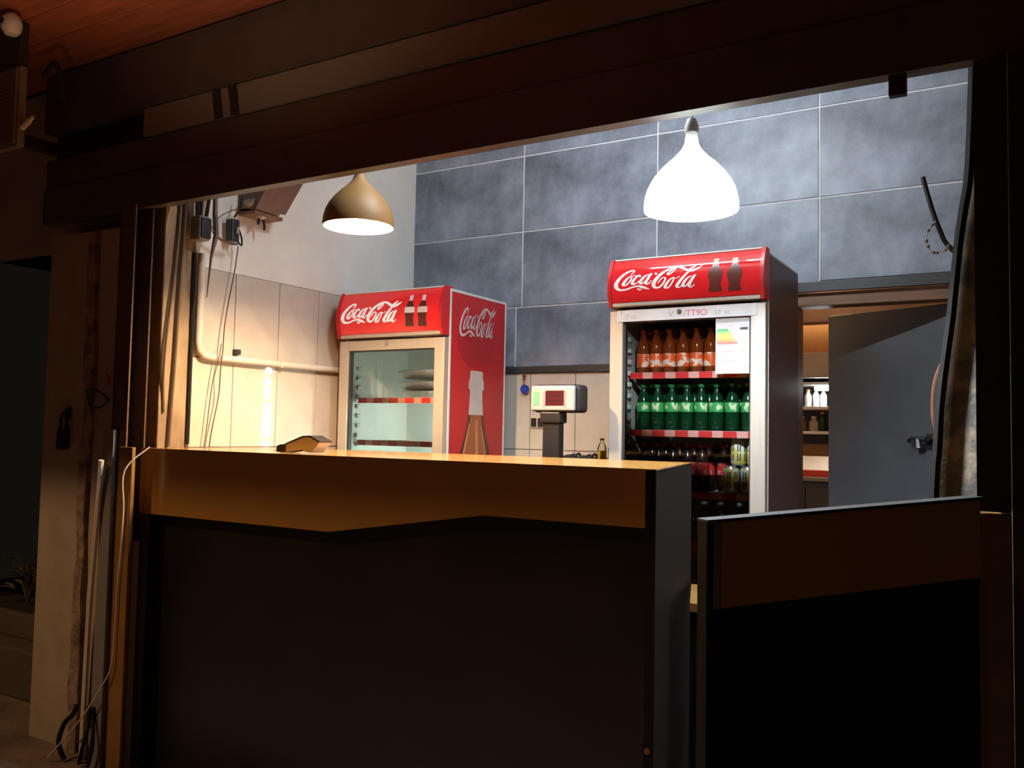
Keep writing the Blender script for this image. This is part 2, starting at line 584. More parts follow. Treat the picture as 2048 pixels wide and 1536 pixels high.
# door in the back wall, standing ajar into the kitchen
b = nb()
box(b, -0.98, 1.855, 1.862, -0.16, 1.965, 1.924, 0.003)
box(b, -0.985, 1.855, 0, -0.935, 1.965, 1.862, 0.003)
box(b, -0.20, 1.855, 0, -0.155, 1.965, 1.862, 0.003)
struct('trim_3', b, 'wood_brown', label='brown wooden frame of the back doorway')
dr = bpy.data.objects.new('door_1', None)
C.objects.link(dr)
dr['kind'] = 'structure'
dr['label'] = 'dark grey door standing ajar behind the right fridge'
dr.location = (-0.215, 1.93, 0.0)
dr.rotation_euler = (0, 0, math.radians(180 - 24))
obj('door_leaf', B(0.0, -0.02, 0.01, 0.70, 0.02, 1.855, 0.003), 'door_grey', dr)
b = nb()
tube(b, [(0.17, 0.02, 1.245), (0.17, 0.06, 1.245)], 0.012)
tube(b, [(0.17, 0.06, 1.245), (0.24, 0.062, 1.25), (0.255, 0.06, 1.235)], 0.011)
tube(b, [(0.21, 0.06, 1.245), (0.205, 0.06, 1.205)], [0.014, 0.02])
box(b, 0.14, 0.02, 1.20, 0.19, 0.026, 1.27)
o = obj('door_handle', b, 'black_plastic', dr)
o['label'] = 'black lever latch'

# kitchen shell
b = nb()
box(b, -2.2, 3.42, 0, 0.4, 3.5, 3.0)
box(b, -2.24, 1.97, 0, -2.16, 3.42, 3.0)
box(b, 0.2, 1.97, 0, 0.28, 3.42, 3.0)
struct('wall_kitchen', b, 'kitchen_wall')

# ------------------------------------------------------------------ shutter housing over the opening
t = Thing('shutter_housing', 'dark brown roller shutter housing spanning the top of the opening', 'shutter box', (-1.6, 0.0, 2.18))
t.w('bottom_board', B(-4.02, 0.0, 2.18, 0.06, 0.045, 2.345, 0.001), 'metal_brown')
t.w('lower_board', B(-4.02, 0.008, 2.347, 0.06, 0.05, 2.488, 0.004), 'metal_brown')
t.w('back_board', B(-4.02, 0.055, 2.20, 0.06, 0.10, 2.88), 'metal_dark')
t.w('upper_board', B(-4.02, -0.012, 2.618, 0.06, 0.05, 2.89, 0.004), 'metal_brown')
r_ = t.w('rail', B(-3.29, -0.004, 2.492, 0.06, 0.05, 2.614, 0.003), 'beige_strip', label='beige rail')
for x in (-2.83, -2.735):
    b = nb()
    prism_y(b, [(x, 2.488), (x + 0.045, 2.488), (x + 0.02, 2.618), (x - 0.025, 2.618)], -0.009, -0.004)
    t.w('strap', b, 'metal_dark', label='dark strap')
b = nb()
tube(b, [(-0.285, -0.004, 2.307 + 0.0), (-0.285, 0.004, 2.307)], 0.022, 16)
tube(b, [(-0.285, -0.010, 2.307), (-0.285, 0.0, 2.307)], 0.012, 6)
t.w('bolt', b, 'metal_brown')
t.w('lock_tab', B(-0.300, 0.005, 2.125, -0.258, 0.03, 2.185, 0.002), 'metal_dark')

# shutter guide rails
t = Thing('shutter_guide', 'rust brown steel shutter guide rail at the left jamb', 'guide rail', (-3.30, 0.0, -0.18))
b = nb()
box(b, -3.345, -0.055, -0.18, -3.337, 0.07, 2.178)
t.w('web', b, 'metal_dark')
for y0 in (-0.055, 0.030):
    t.w('flange', B(-3.337, y0, -0.18, -3.245, y0 + 0.007, 2.178), 'guide')
t = Thing('shutter_guide', 'dark steel shutter guide rail at the right edge', 'guide rail', (-0.05, 0.0, -0.18))
t.w('web', B(-0.062, -0.02, 1.08, -0.036, 0.15, 2.178), 'metal_dark')
t.w('flange', B(-0.112, 0.10, -0.18, -0.062, 0.107, 2.178), 'metal_dark')
t.w('flange', B(-0.106, 0.005, 1.08, -0.062, 0.012, 2.178), 'metal_dark')
tag(obj('gate_post', B(-0.106, 0.0, -0.18, -0.036, 0.06, 1.075, 0.003), 'yellow', origin=(-0.07, 0.03, -0.18)), 'ochre painted post at the hinge side of the half door', 'post')
tag(obj('door_jamb_board', B(-0.034, -0.03, -0.18, 0.06, 0.018, 2.17, 0.002), 'metal_dark', origin=(0.0, 0.0, -0.18)), 'dark board closing the right side of the opening', 'board')

# ------------------------------------------------------------------ counter
t = Thing('counter', 'bar counter with orange laminate top and dark slate front', 'counter', (-2.07, 0.3, -0.18))
b = nb()
prism(b, [(-3.22, 0.0), (-0.918, 0.0), (-1.050, 0.69), (-3.22, 0.69)], lambda p: (p[0], p[1], 1.1425), lambda p: (p[0], p[1], 1.146))
t.w('counter_top', b, 'orange')
b = nb()
prism_y(b, [(-3.22, 0.874), (-2.16, 0.874), (-1.505, 0.976), (-0.952, 0.976), (-0.952, 1.142), (-3.22, 1.142)], 0.002, 0.030)
t.w('apron', b, 'orange')
t.w('front_panel', B(-3.22, 0.055, -0.18, -0.952, 0.075, 1.142), 'panel_dark')
b = nb()
box(b, -3.22, 0.076, -0.18, -3.195, 0.315, 1.142)
t.w('side_panel', b, 'panel_dark')
b = nb()
prism(b, [(-0.950, 0.002), (-0.919, 0.002), (-1.0505, 0.688), (-1.0815, 0.688)], lambda p: (p[0], p[1], -0.18), lambda p: (p[0], p[1], 1.142))
t.w('end_panel', b, 'end_dark')
t.w('cream_edge', B(-3.219, -0.03, -0.18, -3.205, 0.0, 0.76, 0.002), 'pillar', label='cream edge strip')
b = nb()
tube(b, [(-0.935, 0.003, 0.352), (-0.935, -0.006, 0.352)], 0.009, 10)
t.w('screw_cap', b, 'yellow')

t = Thing('side_ledge', 'small low orange ledge at the right end of the bar counter', 'ledge', (-0.96, 0.5, 0.0))
b = nb()
prism(b, [(-0.925, 0.318), (-0.895, 0.318), (-0.895, 0.66), (-1.038, 0.66)], lambda p: (p[0], p[1], 0.69), lambda p: (p[0], p[1], 0.716))
t.w('ledge_top', b, 'orange')
t.w('support_panel', B(-0.926, 0.322, 0.0, -0.897, 0.655, 0.689), 'panel_black')

# half door, swung outward on the right post and sagging
ang = math.radians(180 + 47.6)
t = Thing('half_door', 'sagging half door with orange laminate upper board and black lower panel', 'gate', (-0.124, -0.012, 0.0), ang)


def sag(bm):
    for v in bm.verts:
        v.co.z -= 0.064 * v.co.x
    return bm


t.l('upper_board', sag(B(0.0, 0.0, 0.928, 0.684, 0.034, 1.108, 0.001)), 'orange')
t.l('edge_trim', sag(B(0.686, -0.004, 0.928, 0.704, 0.036, 1.108, 0.001)), 'bluegrey', label='grey edge trim')
t.l('end_board', sag(B(0.7045, -0.004, 0.06, 0.720, 0.036, 1.108, 0.001)), 'panel_black')
t.l('top_cap', sag(B(-0.004, -0.006, 1.109, 0.721, 0.040, 1.116, 0.002)), 'cap_grey', label='grey top strip')
t.l('lower_panel', sag(B(0.0, 0.004, 0.06, 0.704, 0.030, 0.926)), 'panel_black')
for z in (0.25, 0.95):
    b = nb()
    tube(b, [(-0.004, 0.018, z - 0.04), (-0.004, 0.018, z + 0.04)], 0.008, 8)
    t.l('hinge', b, 'metal_dark')

# ------------------------------------------------------------------ drink fridges
LOGO = [
    [(345, 480, 10), (385, 430, 28), (372, 388, 34), (300, 425, 42), (222, 525, 52), (172, 640, 60), (168, 730, 64), (205, 788, 52), (285, 790, 40), (365, 752, 34), (440, 728, 42), (500, 748, 56), (545, 775, 46), (592, 800, 8)],
    [(440, 770, 10), (465, 800, 40), (500, 790, 8)],
    [(362, 505, 16), (318, 545, 30), (274, 625, 46), (258, 695, 46), (300, 690, 30), (346, 610, 24), (366, 520, 22), (352, 500, 16)],
    [(358, 512, 12), (395, 500, 16), (425, 512, 14)],
    [(470, 540, 30), (462, 500, 34), (420, 540, 34), (382, 620, 46), (378, 682, 44), (420, 672, 26), (470, 610, 14)],
    [(585, 500, 20), (540, 515, 32), (495, 590, 44), (475, 670, 42), (510, 672, 26), (560, 590, 20), (600, 480, 26)],
    [(612, 470, 36), (575, 570, 44), (545, 670, 44), (575, 690, 26), (618, 620, 12)],
    [(655, 465, 30), (672, 490, 34), (662, 510, 14)],
    [(1228, 362, 8), (1180, 410, 40), (1110, 455, 56), (1050, 440, 52), (990, 390, 48), (920, 362, 40), (835, 395, 42), (745, 480, 50), (680, 590, 58), (645, 695, 62), (660, 770, 52), (715, 770, 36), (765, 690, 30), (790, 600, 26), (765, 570, 18), (730, 610, 22), (700, 690, 10)],
    [(1060, 440, 30), (1110, 395, 40), (1165, 335, 8)],
    [(915, 392, 12), (870, 410, 24), (825, 475, 28), (815, 520, 22), (850, 500, 22), (895, 430, 20), (915, 388, 10)],
    [(888, 580, 18), (845, 625, 32), (800, 720, 46), (788, 785, 44), (830, 780, 28), (872, 690, 24), (895, 600, 22), (880, 575, 16)],
    [(890, 590, 10), (930, 600, 14), (965, 560, 12)],
    [(1090, 440, 30), (1035, 530, 40), (970, 660, 48), (930, 765, 46), (960, 790, 26), (1005, 730, 12)],
    [(1112, 570, 20), (1065, 600, 32), (1015, 700, 44), (1005, 775, 40), (1045, 760, 26), (1095, 660, 22), (1140, 555, 24)],
    [(1150, 545, 34), (1110, 650, 44), (1078, 765, 44), (1105, 795, 26), (1145, 745, 10)],
]


def crop_uv(x, y):
    u = (x - 100) / 1790.0
    top = 175 - 100 * u
    bot = 1050 - 55 * u
    return u, (bot - y) / (bot - top)


def ribbon(bm, pts, fmap, n=5):
    P = spline(pts, n)
    L, Rr = [], []
    for i, p in enumerate(P):
        a = P[max(i - 1, 0)]
        c = P[min(i + 1, len(P) - 1)]
        dx, dy = c[0] - a[0], c[1] - a[1]
        d = math.hypot(dx, dy) or 1
        w = max(p[2], 2) / 2
        L.append(bm.verts.new(fmap(p[0] - dy / d * w, p[1] + dx / d * w)))
        Rr.append(bm.verts.new(fmap(p[0] + dy / d * w, p[1] - dx / d * w)))
    for i in range(len(P) - 1):
        bm.faces.new((L[i], L[i + 1], Rr[i + 1], Rr[i]))
    return bm


BOT = [(0.16, 1.0), (0.17, 0.93), (0.15, 0.90), (0.17, 0.84), (0.26, 0.74), (0.40, 0.64), (0.48, 0.56), (0.48, 0.46), (0.42, 0.36), (0.36, 0.26), (0.38, 0.12), (0.44, 0.04), (0.40, 0.0)]


def half_w(v):
    for (w0, v0), (w1, v1) in zip(BOT, BOT[1:]):
        if v0 >= v >= v1:
            t_ = (v0 - v) / (v0 - v1)
            return w0 + (w1 - w0) * t_
    return BOT[-1][0]


def bottle_band(bm, fmap, cx, y0, y1, width, va, vb, n=10):
    """slice va..vb (0 bottom, 1 top) of a contour bottle picture"""
    rows = []
    for i in range(n + 1):
        v = va + (vb - va) * i / n
        y = y0 + (y1 - y0) * v
        h = half_w(v) * width
        rows.append((bm.verts.new(fmap(cx - h, y)), bm.verts.new(fmap(cx + h, y))))
    for a, c in zip(rows, rows[1:]):
        bm.faces.new((a[0], a[1], c[1], c[0]))
    return bm


def fridge(name, label, loc, rz, w, d, h, zc, side, shelves, lit, stile=0.06):
    t = Thing(name, label, 'fridge', loc, rz)
    # carcass
    b = nb()
    box(b, 0.004, 0.045, 0.05, w - 0.004, d, 0.14)
    box(b, 0.004, 0.045, h - 0.05, w - 0.004, d, h - 0.012)
    box(b, 0.004, d - 0.03, 0.14, w - 0.004, d, h - 0.05)
    box(b, 0.004, 0.045, 0.14, 0.03, d - 0.03, h - 0.05)
    box(b, w - 0.03, 0.045, 0.14, w - 0.004, d - 0.03, h - 0.05)
    t.l('cabinet', b, 'trim_white')
    zt = zc - 0.015
    b = nb()
    box(b, 0.031, 0.06, 0.141, 0.045, d - 0.031, zt)
    box(b, w - 0.045, 0.06, 0.141, w - 0.031, d - 0.031, zt)
    box(b, 0.046, d - 0.045, 0.141, w - 0.046, d - 0.031, zt)
    box(b, 0.046, 0.06, 0.141, w - 0.046, d - 0.046, 0.155)
    box(b, 0.046, 0.06, zt - 0.014, w - 0.046, d - 0.046, zt)
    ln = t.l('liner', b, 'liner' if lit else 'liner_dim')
    # shelf rack notches on the liner
    b = nb()
    z = 0.3
    while z < zt - 0.1:
        box(b, 0.0452, 0.085, z, 0.060, 0.115, z + 0.022, 0.004, 1)
        box(b, w - 0.060, 0.085, z, w - 0.0452, 0.115, z + 0.022, 0.004, 1)
        z += 0.05
    t.l('shelf_rack', b, 'liner' if lit else 'shelf_wire', ln)['kind'] = 'stuff'
    # side panels, with a pale frame edge
    for x0, x1 in ((0.0, 0.004), (w - 0.004, w)):
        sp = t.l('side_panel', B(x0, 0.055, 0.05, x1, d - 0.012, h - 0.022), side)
    if lit:
        b = nb()
        box(b, w - 0.003, 0.040, 0.05, w + 0.002, 0.054, h - 0.010)
        box(b, w - 0.003, d - 0.012, 0.05, w + 0.002, d, h - 0.010)
        box(b, w - 0.003, 0.054, h - 0.022, w + 0.002, d - 0.012, h - 0.010)
        t.l('side_trim', b, 'trim_white')
    else:
        t.l('side_trim', B(w - 0.003, 0.040, 0.05, w + 0.002, 0.046, zc), 'trim_white')
    t.l('base_grille', B(0.01, 0.02, 0.05, w - 0.01, 0.044, 0.135), 'black_plastic')
    for x in (0.05, w - 0.05):
        for y in (0.08, d - 0.06):
            b = nb()
            lathe(b, [(0, 0), (0.022, 0), (0.018, 0.03), (0.018, 0.05), (0, 0.05)], 12, x, y)
            t.l('foot', b, 'black_plastic')
    # door
    z0, z1 = 0.145, zc - 0.012
    b = nb()
    box(b, 0.0, 0.0, z0, stile, 0.040, z1, 0.004)
    box(b, w - stile, 0.0, z0, w, 0.040, z1, 0.004)
    box(b, stile - 0.002, 0.001, z1 - 0.052, w - stile + 0.002, 0.039, z1, 0.003)
    box(b, stile - 0.002, 0.001, z0, w - stile + 0.002, 0.039, z0 + 0.07, 0.003)
    df = t.l('door_frame', b, 'alu')
    b = nb()
    g0, g1, h0, h1 = stile, w - stile, z0 + 0.07, z1 - 0.052
    box(b, g0, 0.010, h0, g0 + 0.010, 0.034, h1)
    box(b, g1 - 0.006, 0.010, h0, g1, 0.034, h1)
    box(b, g0, 0.010, h0, g1, 0.034, h0 + 0.006)
    box(b, g0, 0.010, h1 - 0.005, g1, 0.034, h1)
    t.l('gasket', b, 'gasket', df)
    b = nb()
    vs = [b.verts.new(p) for p in ((g0, 0.016, h0), (g1, 0.016, h0), (g1, 0.016, h1), (g0, 0.016, h1))]
    b.faces.new(vs)
    t.l('glass_pane', b, 'glass', df)
    b = nb()
    tube(b, [(w * 0.47, 0.003, z1 - 0.02), (w * 0.47, -0.006, z1 - 0.02)], 0.010, 14)
    tube(b, [(w * 0.47, -0.006, z1 - 0.02), (w * 0.47, -0.009, z1 - 0.02)], 0.004, 8)
    t.l('lock', b, 'steel', df)
    # shelves with price strips
    for zs in shelves:
        b = nb()
        for i in range(9):
            yy_ = 0.105 + (d - 0.175) * i / 8
            box(b, 0.062, yy_, zs - 0.010, w - 0.062, yy_ + 0.008, zs)
        for i in range(10):
            xx = 0.075 + (w - 0.16) * i / 9
            box(b, xx, 0.10, zs - 0.014, xx + 0.006, d - 0.06, zs - 0.008)
        box(b, 0.062, 0.094, zs - 0.022, w - 0.062, 0.104, zs + 0.002)
        sh = t.l('shelf', b, 'shelf_wire')
        b = nb()
        x = 0.062
        k = 0
        while x < w - 0.063:
            x2 = min(x + (0.058 if k % 2 == 0 else 0.046), w - 0.062)
            box(b, x, 0.086, zs - 0.026, x2, 0.093, zs + 0.001)
            for f in b.faces[-6:] if hasattr(b.faces, '__getitem__') and not b.faces.ensure_lookup_table() else []:
                f.material_index = k % 2
            x = x2
            k += 1
        t.l('price_strip', b, ['strip_red', 'strip_pink'], sh, label='red and pink price strip')
    # canopy with bulging sign
    zb, zt2 = zc, h
    hh = zt2 - zb

    def bulge(v):
        return 0.012 - 0.040 * (1 - ((v - 0.42) / 0.58) ** 2)

    def cmap(off):
        def f(u, v):
            return (0.016 + u * (w - 0.032), bulge(v) - off, zb + v * hh)
        return f
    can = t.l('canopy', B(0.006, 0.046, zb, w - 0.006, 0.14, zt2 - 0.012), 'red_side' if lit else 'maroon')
    b = nb()
    N = 14
    f0 = cmap(0.0)
    rows = []
    for i in range(N + 1):
        v = 0.085 + (0.955 - 0.085) * i / N
        rows.append([b.verts.new(f0(0, v)), b.verts.new(f0(1, v)), b.verts.new((w - 0.016, 0.046, zb + v * hh)), b.verts.new((0.016, 0.046, zb + v * hh))])
    for a, c in zip(rows, rows[1:]):
        for k in range(4):
            b.faces.new((a[k], a[(k + 1) % 4], c[(k + 1) % 4], c[k]))
    b.faces.new(rows[0])
    b.faces.new(rows[-1][::-1])
    sg = t.l('sign_panel', b, 'red_lit' if lit else 'red', can, smooth=True)
    for x0, x1 in ((0.0, 0.015), (w - 0.015, w)):
        b = nb()
        poly = [(bulge(i / N) - 0.006, zb + i / N * hh) for i in range(N + 1)]
        poly += [(0.06, zt2), (0.06, zb)]
        prism_x(b, poly, x0, x1)
        t.l('end_cap', b, 'red_side', can, smooth=True)
    for va, vb2, o_ in ((0.0, 0.08, 0.004), (0.96, 1.0, 0.003)):
        b = nb()
        box(b, 0.0155, bulge((va + vb2) / 2) - o_, zb + va * hh, w - 0.0155, 0.046, zb + vb2 * hh, 0.003, 1)
        t.l('canopy_trim', b, 'alu' if va == 0 else 'trim_white', can)
    return t, cmap, hh, zb, can


def canopy_print(t, cmap, can, bold, dim):
    def fm(off):
        f = cmap(off)

        def g(x, y):
            u, v = crop_uv(x, y)
            return f(u, 0.085 + 0.87 * v)
        return g
    g1 = fm(0.0012)
    b = nb()
    for s in LOGO:
        s2 = [(x, y, w_ * bold) for x, y, w_ in s]
        ribbon(b, s2, g1)
    o = t.l('lettering', b, 'white_print' if dim else 'white_lit', can, label='white flowing script lettering')
    for cx, lean in ((1385, 0), (1605, 0)):
        for nm, va, vb, m_ in (('printed_cap', 0.82, 1.0, 'white_print'), ('printed_neck', 0.62, 0.82, 'cola_print'), ('printed_label', 0.43, 0.62, 'white_print' if cx < 1500 else 'glassy_print'), ('printed_bottle', 0.0, 0.43, 'cola_print')):
            if dim and nm in ('printed_cap', 'printed_label'):
                m_ = 'amber_light' if nm == 'printed_cap' else 'cola_print'
            b = nb()
            bottle_band(b, g1, cx, 905, 225, 178, va, vb)
            t.l(nm, b, m_, can)


FY = 1.10
# left fridge (empty, lit)
LW = 0.674
t, cmap, hh, zb, can = fridge('drink_fridge', 'red drink fridge with an empty lit cabinet beside the left wall', (-3.122, FY, 0.0), 0.0, LW, 0.575, 1.955, 1.712, 'red_side', [0.42, 0.78, 1.183, 1.405], True)
canopy_print(t, cmap, can, 1.0, False)
FL = t
# lamp tube inside
b = nb()
box(b, 0.612, 0.280, 0.30, 0.6285, 0.302, 1.60, 0.003, 1)
t.l('interior_lamp', b, emit_mat('fridge_lamp', (0.86, 1.0, 0.92), P_FRIDGE), label='vertical lit strip on the inner wall')
# side print
xs_ = LW + 0.0012


def smap(x, y):
    # traced lettering box -> side panel (y depth, z)
    u = (x - 140) / 1090.0
    v = (820 - y) / 480.0
    return (xs_, 0.125 + 0.345 * u, 1.715 + 0.165 * v + 0.015 * u)


b = nb()
prism(b, [(0.285 + 0.175 * math.cos(a * PI / 20), 1.70 + 0.135 * math.sin(a * PI / 20)) for a in range(40)], lambda p: (LW + 0.0001, p[0], p[1]), lambda p: (LW + 0.0006, p[0], p[1]))
t.l('printed_disc', b, 'red_dark')
b = nb()
for s in LOGO:
    ribbon(b, [(x, y, w_ * 0.82) for x, y, w_ in s], smap)
t.l('side_lettering', b, 'glassy_print', label='white flowing script lettering')


def sbp(prof, x_):
    b = nb()
    rows = [(b.verts.new((x_, 0.292 - hw, z)), b.verts.new((x_, 0.292 + hw, z))) for hw, z in prof]
    for a, c in zip(rows, rows[1:]):
        b.faces.new((a[0], a[1], c[1], c[0]))
    return b


t.l('printed_bottle_cap', sbp([(0.068, 1.325), (0.060, 1.40), (0.058, 1.45), (0.072, 1.46), (0.070, 1.50), (0.060, 1.51), (0.058, 1.545), (0.05, 1.552)], LW + 0.0010), 'glassy_print')
t.l('printed_bottle_body', sbp([(0.20, 0.55), (0.21, 0.75), (0.205, 0.9), (0.175, 1.03), (0.138, 1.131), (0.095, 1.23), (0.068, 1.325)], LW + 0.0010), 'cola_print')
t.l('printed_bottle_glow', sbp([(0.15, 0.55), (0.16, 0.75), (0.155, 0.9), (0.13, 1.03), (0.098, 1.131), (0.066, 1.23), (0.050, 1.325)], LW + 0.0012), 'amber_print')
for y0, wd, zz in ((0.235, 0.012, 1.28), (0.300, 0.016, 1.30), (0.345, 0.008, 1.27)):
    b = nb()
    k_ = (y0 - 0.292) * 1.6
    vs = [b.verts.new(p) for p in ((LW + 0.0014, y0 + k_ * 1.0 - wd, 1.0), (LW + 0.0014, y0 + k_ * 1.0 + wd, 1.0), (LW + 0.0014, y0 + wd * 0.4, zz), (LW + 0.0014, y0 - wd * 0.4, zz))]
    b.faces.new(vs)
    t.l('printed_glint', b, 'amber_light')

# right fridge (stocked)
RW = 0.674
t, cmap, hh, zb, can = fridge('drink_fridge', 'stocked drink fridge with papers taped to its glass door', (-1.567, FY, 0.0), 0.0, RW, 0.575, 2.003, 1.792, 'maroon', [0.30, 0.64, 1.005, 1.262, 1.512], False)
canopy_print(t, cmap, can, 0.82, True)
FR = t
# paper strip on the top rail
z1 = 1.792 - 0.012
t.l('paper_strip', B(0.035, -0.0022, z1 - 0.052, RW - 0.035, -0.0006, z1 - 0.002), 'paper')
for xx, zz, txt, m_, sz in ((0.335, z1 - 0.040, '/TT9O', 'paper_red', 0.036), (0.27, z1 - 0.040, 'V', 'paper_mark', 0.034), (0.05, z1 - 0.042, "'", 'paper_red', 0.05), (0.065, z1 - 0.040, 'LF ut', 'paper_mark', 0.028), (0.47, z1 - 0.040, 'LF  ut', 'paper_mark', 0.026)):
    cu = bpy.data.curves.new('marks', 'FONT')
    cu.body = txt
    cu.size = sz
    tmp = bpy.data.objects.new('marks', cu)
    C.objects.link(tmp)
    me = bpy.data.meshes.new_from_object(tmp.evaluated_get(bpy.context.evaluated_depsgraph_get()))
    bpy.data.objects.remove(tmp)
    me.materials.clear()
    me.materials.append(M[m_])
    o = bpy.data.objects.new('handwritten_marks', me)
    C.objects.link(o)
    o.parent = t.o
    o.location = (xx, -0.0028, zz)
    o.rotation_euler = (PI / 2, 0, 0)
# energy label inside the glass
ex0, ex1, ez0, ez1 = 0.468, 0.606, 1.497, 1.726
el = t.l('energy_label', B(ex0, 0.0120, ez0, ex1, 0.0145, ez1), 'paper', label='white energy label with coloured bars')
bars = ['lab_green', 'lab_lime', 'lab_yellow', 'lab_yellow', 'lab_orange', 'lab_red']
for i, m_ in enumerate(bars):
    zt_ = ez1 - 0.046 - i * 0.0105
    x1_ = ex0 + 0.050 + i * 0.0075
    b = nb()
    vs = [b.verts.new(p) for p in ((ex0 + 0.006, 0.0115, zt_ - 0.010), (x1_, 0.0115, zt_ - 0.010), (x1_ + 0.005, 0.0115, zt_ - 0.005), (x1_, 0.0115, zt_), (ex0 + 0.006, 0.0115, zt_))]
    b.faces.new(vs)
    t.l('printed_bar', b, m_, el)
b = nb()
vs = [b.verts.new(p) for p in ((ex1 - 0.034, 0.0115, ez1 - 0.052), (ex1 - 0.006, 0.0115, ez1 - 0.052), (ex1 - 0.006, 0.0115, ez1 - 0.042), (ex1 - 0.034, 0.0115, ez1 - 0.042), (ex1 - 0.040, 0.0115, ez1 - 0.047))]
b.faces.new(vs)
t.l('printed_arrow', b, 'paper_black', el)
b = nb()
for k in range(9):
    zz = ez0 + 0.012 + k * 0.013
    for x0_, x1_ in ((ex0 + 0.008, ex0 + 0.085), (ex1 - 0.036, ex1 - 0.008)):
        if (k * 7 + int(x0_ * 100)) % 3:
            vs = [b.verts.new(p) for p in ((x0_, 0.0116, zz), (x1_ - 0.01 * (k % 3), 0.0116, zz), (x1_ - 0.01 * (k % 3), 0.0116, zz + 0.0022), (x0_, 0.0116, zz + 0.0022))]
            b.faces.new(vs)
t.l('printed_lines', b, 'pink', el)


# ------------------------------------------------------------------ drinks in the right fridge
def soda(name, label, cat, group, body, cap, lab, r, h, lz0, lz1, hook=False):
    t = Thing(name, label, cat, (0, 0, 0), 0, group)
    b = nb()
    prof = [(0, 0), (r * 0.8, 0), (r, 0.008), (r, h * 0.30), (r * 0.93, h * 0.36), (r, h * 0.42), (r, h * 0.58), (r * 0.92, h * 0.66), (r * 0.66, h * 0.78), (r * 0.42, h * 0.87), (r * 0.40, h * 0.93), (0, h * 0.93)]
    lathe(b, prof, 16)
    t.l('bottle_body', b, body, smooth=True)
    b = nb()
    lathe(b, [(r * 1.012, h * lz0), (r * 1.02, h * lz0 + 0.001), (r * 1.02, h * lz1 - 0.001), (r * 1.012, h * lz1)], 16)
    t.l('label_sleeve', b, lab, smooth=True)
    b = nb()
    lathe(b, [(0, h * 0.925), (r * 0.50, h * 0.925), (r * 0.52, h * 0.935), (r * 0.52, h * 0.995), (r * 0.47, h), (0, h)], 14)
    t.l('cap', b, cap, smooth=True)
    return t.o


def row(proto, xs, y, z, lab, used):
    out = []
    for i, x in enumerate(xs):
        l_ = lab(i)
        rz = random.uniform(0, 6.28)
        yy_ = y + random.uniform(-0.004, 0.004)
        if not used[0]:
            used[0] = True
            proto.location = (x, yy_, z)
            proto.rotation_euler = (0, 0, rz)
            proto['label'] = l_
            out.append(proto)
        else:
            out.append(dup(proto, (x, yy_, z), rz, l_))
    return out


X0 = -1.567
og = soda('orange_soda_bottle', '', 'bottle', 'orange soda bottles on the top fridge shelf', 'orange_soda', 'orange_cap', 'orange_label', 0.0285, 0.193, 0.14, 0.44)
u_ = [False]
xo = [X0 + 0.098 + 0.0615 * i for i in range(8)]
row(og, xo, FY + 0.145, 1.5125, lambda i: 'orange soda bottle in the front row of the top shelf, %s from the left' % ORD[i], u_)
row(og, xo, FY + 0.215, 1.5125, lambda i: 'orange soda bottle in the middle row of the top shelf, %s from the left' % ORD[i], u_)
row(og, xo, FY + 0.285, 1.5125, lambda i: 'orange soda bottle in the rearmost row of the top shelf, %s from the left' % ORD[i], u_)
gg = soda('green_soda_bottle', '', 'bottle', 'green bottles on the second fridge shelf', 'green_bottle', 'green_cap', 'green_label', 0.0300, 0.203, 0.40, 0.60)
u_ = [False]
xg = [X0 + 0.100 + 0.0665 * i for i in range(8)]
row(gg, xg, FY + 0.148, 1.2625, lambda i: 'green bottle in the front row of the second shelf, %s from the left' % ORD[i], u_)
row(gg, [x + 0.012 for x in xg[:7]], FY + 0.222, 1.2625, lambda i: 'green bottle in the back row of the second shelf, %s from the left' % ORD[i], u_)
cc = soda('cola_bottle', '', 'bottle', 'dark cola bottles on the third fridge shelf', 'cola', 'cola_label', 'cola_label', 0.0300, 0.200, 0.34, 0.62)
u_ = [False]
row(cc, [X0 + 0.100 + 0.0665 * i for i in range(5)], FY + 0.165, 1.0055, lambda i: 'dark cola bottle in the front row of the third shelf, %s from the left' % ORD[i], u_)
row(cc, [X0 + 0.100 + 0.0665 * i for i in range(7)], FY + 0.255, 1.0055, lambda i: 'dark cola bottle in the back row of the third shelf, %s from the left' % ORD[i], u_)
wt = soda('clear_drink_bottle', '', 'bottle', 'clear bottles on the fourth fridge shelf', 'clear_bottle', 'can_silver', 'orange_label', 0.033, 0.255, 0.40, 0.62)
u_ = [False]
row(wt, [X0 + 0.105 + 0.076 * i for i in range(7)], FY + 0.15, 0.6405, lambda i: 'clear drink bottle below the beer cans on the fourth shelf, %s from the left' % ORD[i], u_)


def beer_can(label):
    t = Thing('beer_can', label, 'can', (0, 0, 0), 0, 'beer cans stacked on the third fridge shelf')
    b = nb()
    lathe(b, [(0.029, 0.006), (0.0325, 0.012), (0.0325, 0.098), (0.029, 0.105)], 20)
    t.l('can_body', b, 'can_gold', smooth=True)
    b = nb()
    lathe(b, [(0, 0.003), (0.022, 0.003), (0.026, 0), (0.029, 0.006)], 20)
    lathe(b, [(0.029, 0.105), (0.0265, 0.1125), (0.025, 0.1135), (0.024, 0.110), (0, 0.110)], 20)
    t.l('can_end', b, 'can_silver', smooth=True)
    b = nb()
    for k in range(7):
        a0 = k * 2 * PI / 7
        for z0_, z1_ in ((0.060, 0.090), (0.022, 0.052)):
            for j in range(2):
                a = a0 + j * 0.30
                vs = [b.verts.new((0.0327 * math.cos(a + q), 0.0327 * math.sin(a + q), z)) for q, z in ((0, z0_), (0.16, z0_), (0.16 + 0.02 * j, z1_), (0.02, z1_))]
                b.faces.new(vs)
    t.l('printed_lettering', b, 'paper_black', label='black block print')
    return t.o


